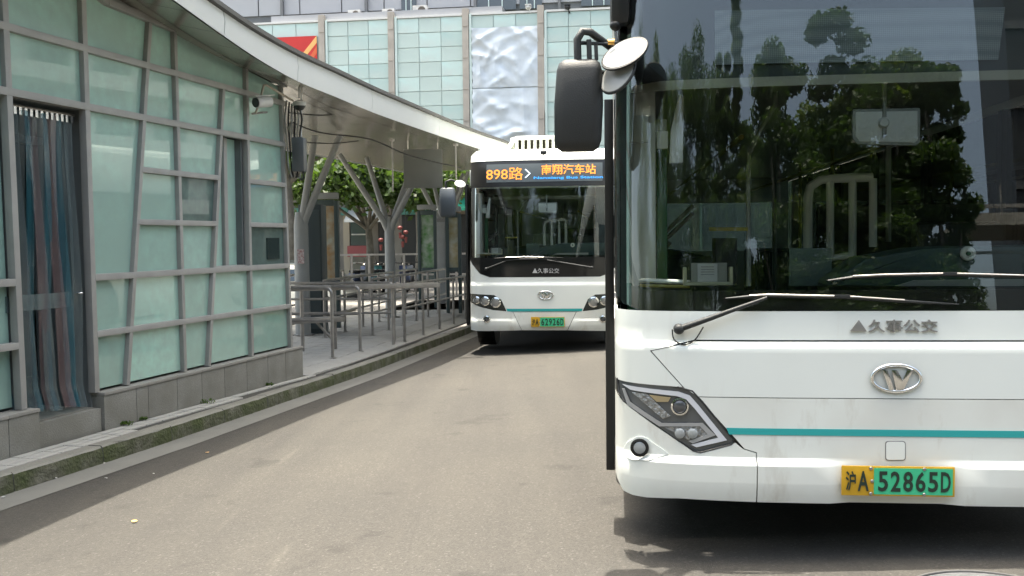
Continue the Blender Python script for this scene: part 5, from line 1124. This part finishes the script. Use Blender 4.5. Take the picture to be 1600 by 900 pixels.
# ---------------------------------------------------------------- car, scooters, barrier
def car(loc, rz, paint, label):
    t = thing('parked_car', label, 'car', loc, rz); prof = [(-2.15, .35), (-2.2, .6), (-2.12, .85), (-1.95, .98), (-1.35, 1.42), (-.9, 1.5), (.1, 1.5), (.55, 1.42), (1.2, 1.0), (1.95, .88), (2.15, .7), (2.2, .4), (2.1, .28), (-2.05, .28)]
    mb = MB(); n = len(prof); secs = []
    for yv, k in ((-.86, .0), (-.82, .05), (-.7, .09), (.7, .09), (.82, .05), (.86, 0)):
        s_ = []
        for x, z in prof:
            q = .86*(1-(max(0, z-.9)*.28)); s_.append((x, yv/.86*q, z+(k-.09 if z > 1.3 else 0)))
        secs.append(s_)
    strip('body', secs, paint, t, smooth=30)
    G = mat('car_glass', (.02, .03, .04), .05, coat=1)
    for sy in (-1, 1): MB().prism([(-1.35, sy*.79, .98), (-1.05, sy*.72, 1.36), (.35, sy*.72, 1.38), (.95, sy*.79, 1.0)], (0, sy*.02, 0)).build('side_window', G, t)
    MB().prism([(-2.0, -.62, 1.0), (-2.0, .62, 1.0), (-1.45, .55, 1.38), (-1.45, -.55, 1.38)], (-.03, 0, .02)).build('rear_window', G, t)
    for sy in (-1, 1):
        MB().box((-2.14, sy*.66, .82), (.14, .34, .16)).build('tail_light', mat('tail_red', (.45, .015, .015), .2, coat=1), t, bevel=.03)
        for x in (-1.35, 1.35): w_ = MB().lathe([(.2, 0), (.32, .01), (.32, .18), (.3, .2)], (x, sy*.87, .32), (0, -sy, 0), 20).build('wheel', RUB, t, smooth=40); MB().lathe([(.05, -.02), (.2, -.01), (.21, 0)], (x, sy*.87, .32), (0, -sy, 0), 14).build('rim', CHROME, w_)
    MB().box((-2.2, 0, .42), (.06, 1.5, .16)).build('bumper', BLACKM, t, bevel=.02)
    return t
p = aty(524, 420, 31); car((p.x-1.7, 31.5, -.75), math.radians(176), mat('car_cream_white', (.7, .69, .60), .3, coat=.6), 'white and cream car with a red tail light seen past the poster case')
def scooter(loc, rz, colr, label):
    t = thing('motor_scooter', label, 'scooter', loc, rz, 'scooters parked behind the barrier')
    for x in (-.6, .6): w_ = MB().lathe([(.15, -.05), (.24, -.045), (.25, 0), (.24, .045), (.15, .05)], (x, 0, .25), (0, 1, 0), 18).build('wheel', RUB, t, smooth=40)
    MB().prism([(-.75, -.13, .45), (-.7, -.13, .72), (-.1, -.13, .74), (0, -.13, .35), (.35, -.13, .32), (.35, -.13, .24), (-.5, -.13, .24)], (0, .26, 0)).build('body', colr, t, bevel=.03)
    MB().box((-.35, 0, .78), (.65, .26, .09)).build('saddle', RUB, t, bevel=.03); MB().prism([(.3, -.15, .3), (.4, -.15, .95), (.5, -.15, .95), (.5, -.15, .35)], (0, .3, 0)).build('leg_shield', colr, t, bevel=.03)
    MB().tube([(.6, 0, .3), (.45, 0, .98), (.42, 0, 1.02)], .03).build('fork', STEEL, t); MB().tube([(.38, -.33, 1.06), (.45, 0, 1.02), (.38, .33, 1.06)], .02).build('handlebar', RUB, t)
    for sy in (-1, 1): MB().tube([(.4, sy*.25, 1.05), (.42, sy*.3, 1.25)], .008).build('mirror_stem', RUB, t)
    return t
sc_cols = [mat('scooter_navy', (.02, .03, .07), .3, coat=.6), mat('scooter_grey', (.12, .12, .12), .3, coat=.6), mat('scooter_teal', (.02, .1, .1), .3, coat=.6), mat('scooter_black', (.015, .015, .015), .3, coat=.6)]
for i, px in enumerate((562, 575, 588, 598, 632, 643)):
    p = aty(px, 420, 35.2); scooter((p.x, 35.2+.2*(i % 2), -.37), math.radians(75+i*7), sc_cols[i % 4], 'scooter parked behind the barrier, %s' % ('leftmost, navy', 'second from the left, grey', 'third, teal, at the column', 'fourth, black, left of the column', 'navy, right of the column', 'rightmost, grey, by the poster case')[i])
bar = thing('street_barrier', 'grey metal street barrier in front of the parked scooters', 'barrier', aty(600, 430, 31.5).to_tuple()[:2]+(-.37,))
x0 = aty(522, 400, 31.5).x-bar.location.x; x1 = aty(740, 400, 31.5).x-bar.location.x
for z in (1.42, .75): MB().beam((x0, 0, z), (x1, 0, z), .05, .06).build('rail', RAILM, bar)
n = 8
for i in range(n+1): MB().box((x0+(x1-x0)*i/n, 0, .72), (.07, .07, 1.45)).build('post', RAILM, bar)
p = atz(1560, 948, .012); mc = thing('manhole_cover', 'round grey manhole cover in the road in front of the near bus', 'manhole cover', (p.x, p.y, road(p.x, p.y)+.004))
MB().lathe([(.33, -.02), (.33, .004)], (0, 0, 0), n=40).build('cover', mat('cover_iron', (.12, .125, .13), .55, .2, n=(30, .3), bump=(40, .5)), mc, smooth=30)
MB().tube([(.345*math.cos(q_), .345*math.sin(q_), .001) for q_ in [k*math.pi/20 for k in range(41)]], .009, 6, cap=False).build('cover_rim', mat('rim_iron', (.09, .09, .09), .6, .3), mc, smooth=60)
# ================================================================== weeds and litter
WEED = leafmat('weed_leaf', (.09, .16, .03), (.05, .09, .02))
for i, (px, py, r) in enumerate(((193, 655, .07), (318, 620, .09), (222, 652, .04), (418, 592, .05))):
    s_ = None; d = ray(px, py); tt = (KP+ND*.075-CAM).dot(ND)/d.dot(ND); q = CAM+d*tt; rg = np.random.default_rng(40+i)
    t = thing('weed', ('leafy weed at the foot of the plinth right of the doorstep', 'spreading weed at the foot of the middle plinth stones', 'tiny weed beside the larger weed near the doorstep', 'small weed at the foot of the right hand plinth stones')[i], 'weed', (q.x, q.y, isl(q.x, q.y)))
    V, n = leaves(rg, [((k*r*.7-r*.7, -k*.0+.01, .02), r*.6) for k in range(3)], 34, .014, .5); V[:, 2] = abs(V[:, 2]); quads('leaves', V, n, WEED, t)
    MB().tube([(0, 0, -.01), (0, .0, .03)], .003, 5).build('stem', WEED, t)
for i, (px, py, c, sz) in enumerate(((210, 816, (.7, .45, .12), .022), (88, 749, (.45, .45, .42), .013), (166, 748, (.5, .5, .48), .015), (163, 725, (.45, .45, .42), .011), (324, 708, (.6, .35, .15), .02), (500, 592, (.6, .25, .12), .018), (5, 778, (.5, .5, .48), .018), (240, 742, (.6, .6, .58), .012))):
    q = None; d = ray(px, py)
    t_ = .5
    while t_ < 40:
        q = CAM+d*t_
        if q.z < road(q.x, q.y)+.004: break
        t_ += .02
    V = [(math.cos(a)*sz*random.uniform(.6, 1), math.sin(a)*sz*random.uniform(.6, 1), random.uniform(0, .006)) for a in [k*math.pi/3 for k in range(6)]]
    o = MB().prism(V, (0, 0, .002)).build('litter_scrap', mat('litter_%d' % i, c, .8)); o.location = (q.x, q.y, road(q.x, q.y)+.008)
    tag(o, ('orange leaf scrap lying alone on the sunlit road at the lower left', 'white paper scrap in the gutter left of the doorstep', 'white scrap on the shaded road edge below the doorstep', 'small pale scrap in the gutter below the doorstep', 'brown dead leaf in the gutter below the middle plinth', 'reddish leaf in the gutter before the first railing', 'white scrap by the kerb at the left edge', 'tiny pale crumb on the shaded road edge')[i], 'litter', 'scraps of litter on the road')
# ================================================================== surroundings seen only mirrored in glass
for i, (x, y, H, r_) in enumerate(((-.9, -13, 11.2, .9), (-.0, -13.5, 12.8, .9), (1.9, -13.5, 11.6, 1.7), (3.9, -13, 11.9, 1.7), (5.0, -13.8, 11.2, 1.5), (6.0, -13.2, 10.4, 1.2), (1.0, -17, 10.5, 2.4), (4.0, -17, 11.5, 2.4), (-4.2, -14, 12.0, 2.9), (-7.6, -13, 11.6, 3.3), (-11.5, -11, 11.8, 3.6), (-16, -8, 12.1, 4.0), (-2.2, -15, 11.6, 2.7), (-9.5, -15, 12.2, 3.2))):
    tree('roadside_tree', 'tree %s behind the viewer, mirrored in the windscreen' % ('low and leftmost', 'slim and pointed', 'broad, third from the left,', 'broad and tallest, fourth,', 'rounded, fifth,', 'narrow and rightmost,', 'large and set back, left,', 'large and set back, right,', 'round, left of the slim ones,', 'round, second from the far left group,', 'tall, at the kerb far left,', 'very large, beyond the kiosk,', 'filling the gap left of the slim one,', 'filling the gap far to the left,')[i], (x, y, 0), H, r_, 70 if i != 1 else 34, 420, .075, 60+i, (LEAFD, LEAFM)[i % 3 == 1], .14, 'trees mirrored in the bus windscreen', cone=(i == 1), trunk_r=.12, tall=True)
dk = thing('dark_office_block', 'dark glazed office block behind the viewer, mirrored at the far right of the windscreen', 'building', (21.7, -27, -.5))
MB().box((0, -3, 13), (18, 6, 26)).build('wall', mat('dark_block_wall', (.03, .035, .04), .5, n=(.3, .3)), dk)
for k in range(8): MB().box((0, .06, 2+k*3.2), (18, .1, .3)).build('floor_band', mat('dark_block_band', (.08, .085, .09), .6), dk)
tw = thing('apartment_tower', 'pale apartment tower across the road, seen mirrored in the kiosk glass', 'building', (46, 34, -1))
MB().box((0, 0, 20), (16, 66, 44)).build('wall', mat('tower_wall', (.62, .63, .60), .8, n=(.1, .1)), tw)
wnd = None
for k in range(9):
    for j in range(15):
        if wnd is None: wnd = MB().box((0, 0, 0), (.2, 2.4, 1.7)).build('window', WIN, tw); q = wnd
        else: q = bpy.data.objects.new('window', wnd.data); COL.objects.link(q); q.parent = tw
        q.location = (-8.05, -30+j*4.2, 6+k*3.6)
    MB().box((-8.5, 0, 4.8+k*3.6), (1.0, 62, .9)).build('balcony', mat('balcony_white', (.65, .65, .63), .7), tw)
fb = thing('footbridge', 'steel footbridge with railings behind the viewer, mirrored at the right of the windscreen', 'bridge', (11, -17, 1.9))
MB().box((4, 0, 5.0), (16, 2.0, .35)).build('deck', mat('bridge_deck', (.35, .34, .3), .7), fb)
for z in (5.9, 4.2): MB().box((4, -.95 if z > 5 else 0, z), (16, .08, .1)).build('rail', RAILM, fb)
for k in range(14): MB().box((-3.8+k*1.2, .95, 5.5), (.06, .06, .9)).build('baluster', RAILM, fb)
for x in (-1, 9): MB().box((x, 0, 1.45), (.5, .5, 6.8)).build('pier', RAILM, fb)
bpy.context.view_layer.update()
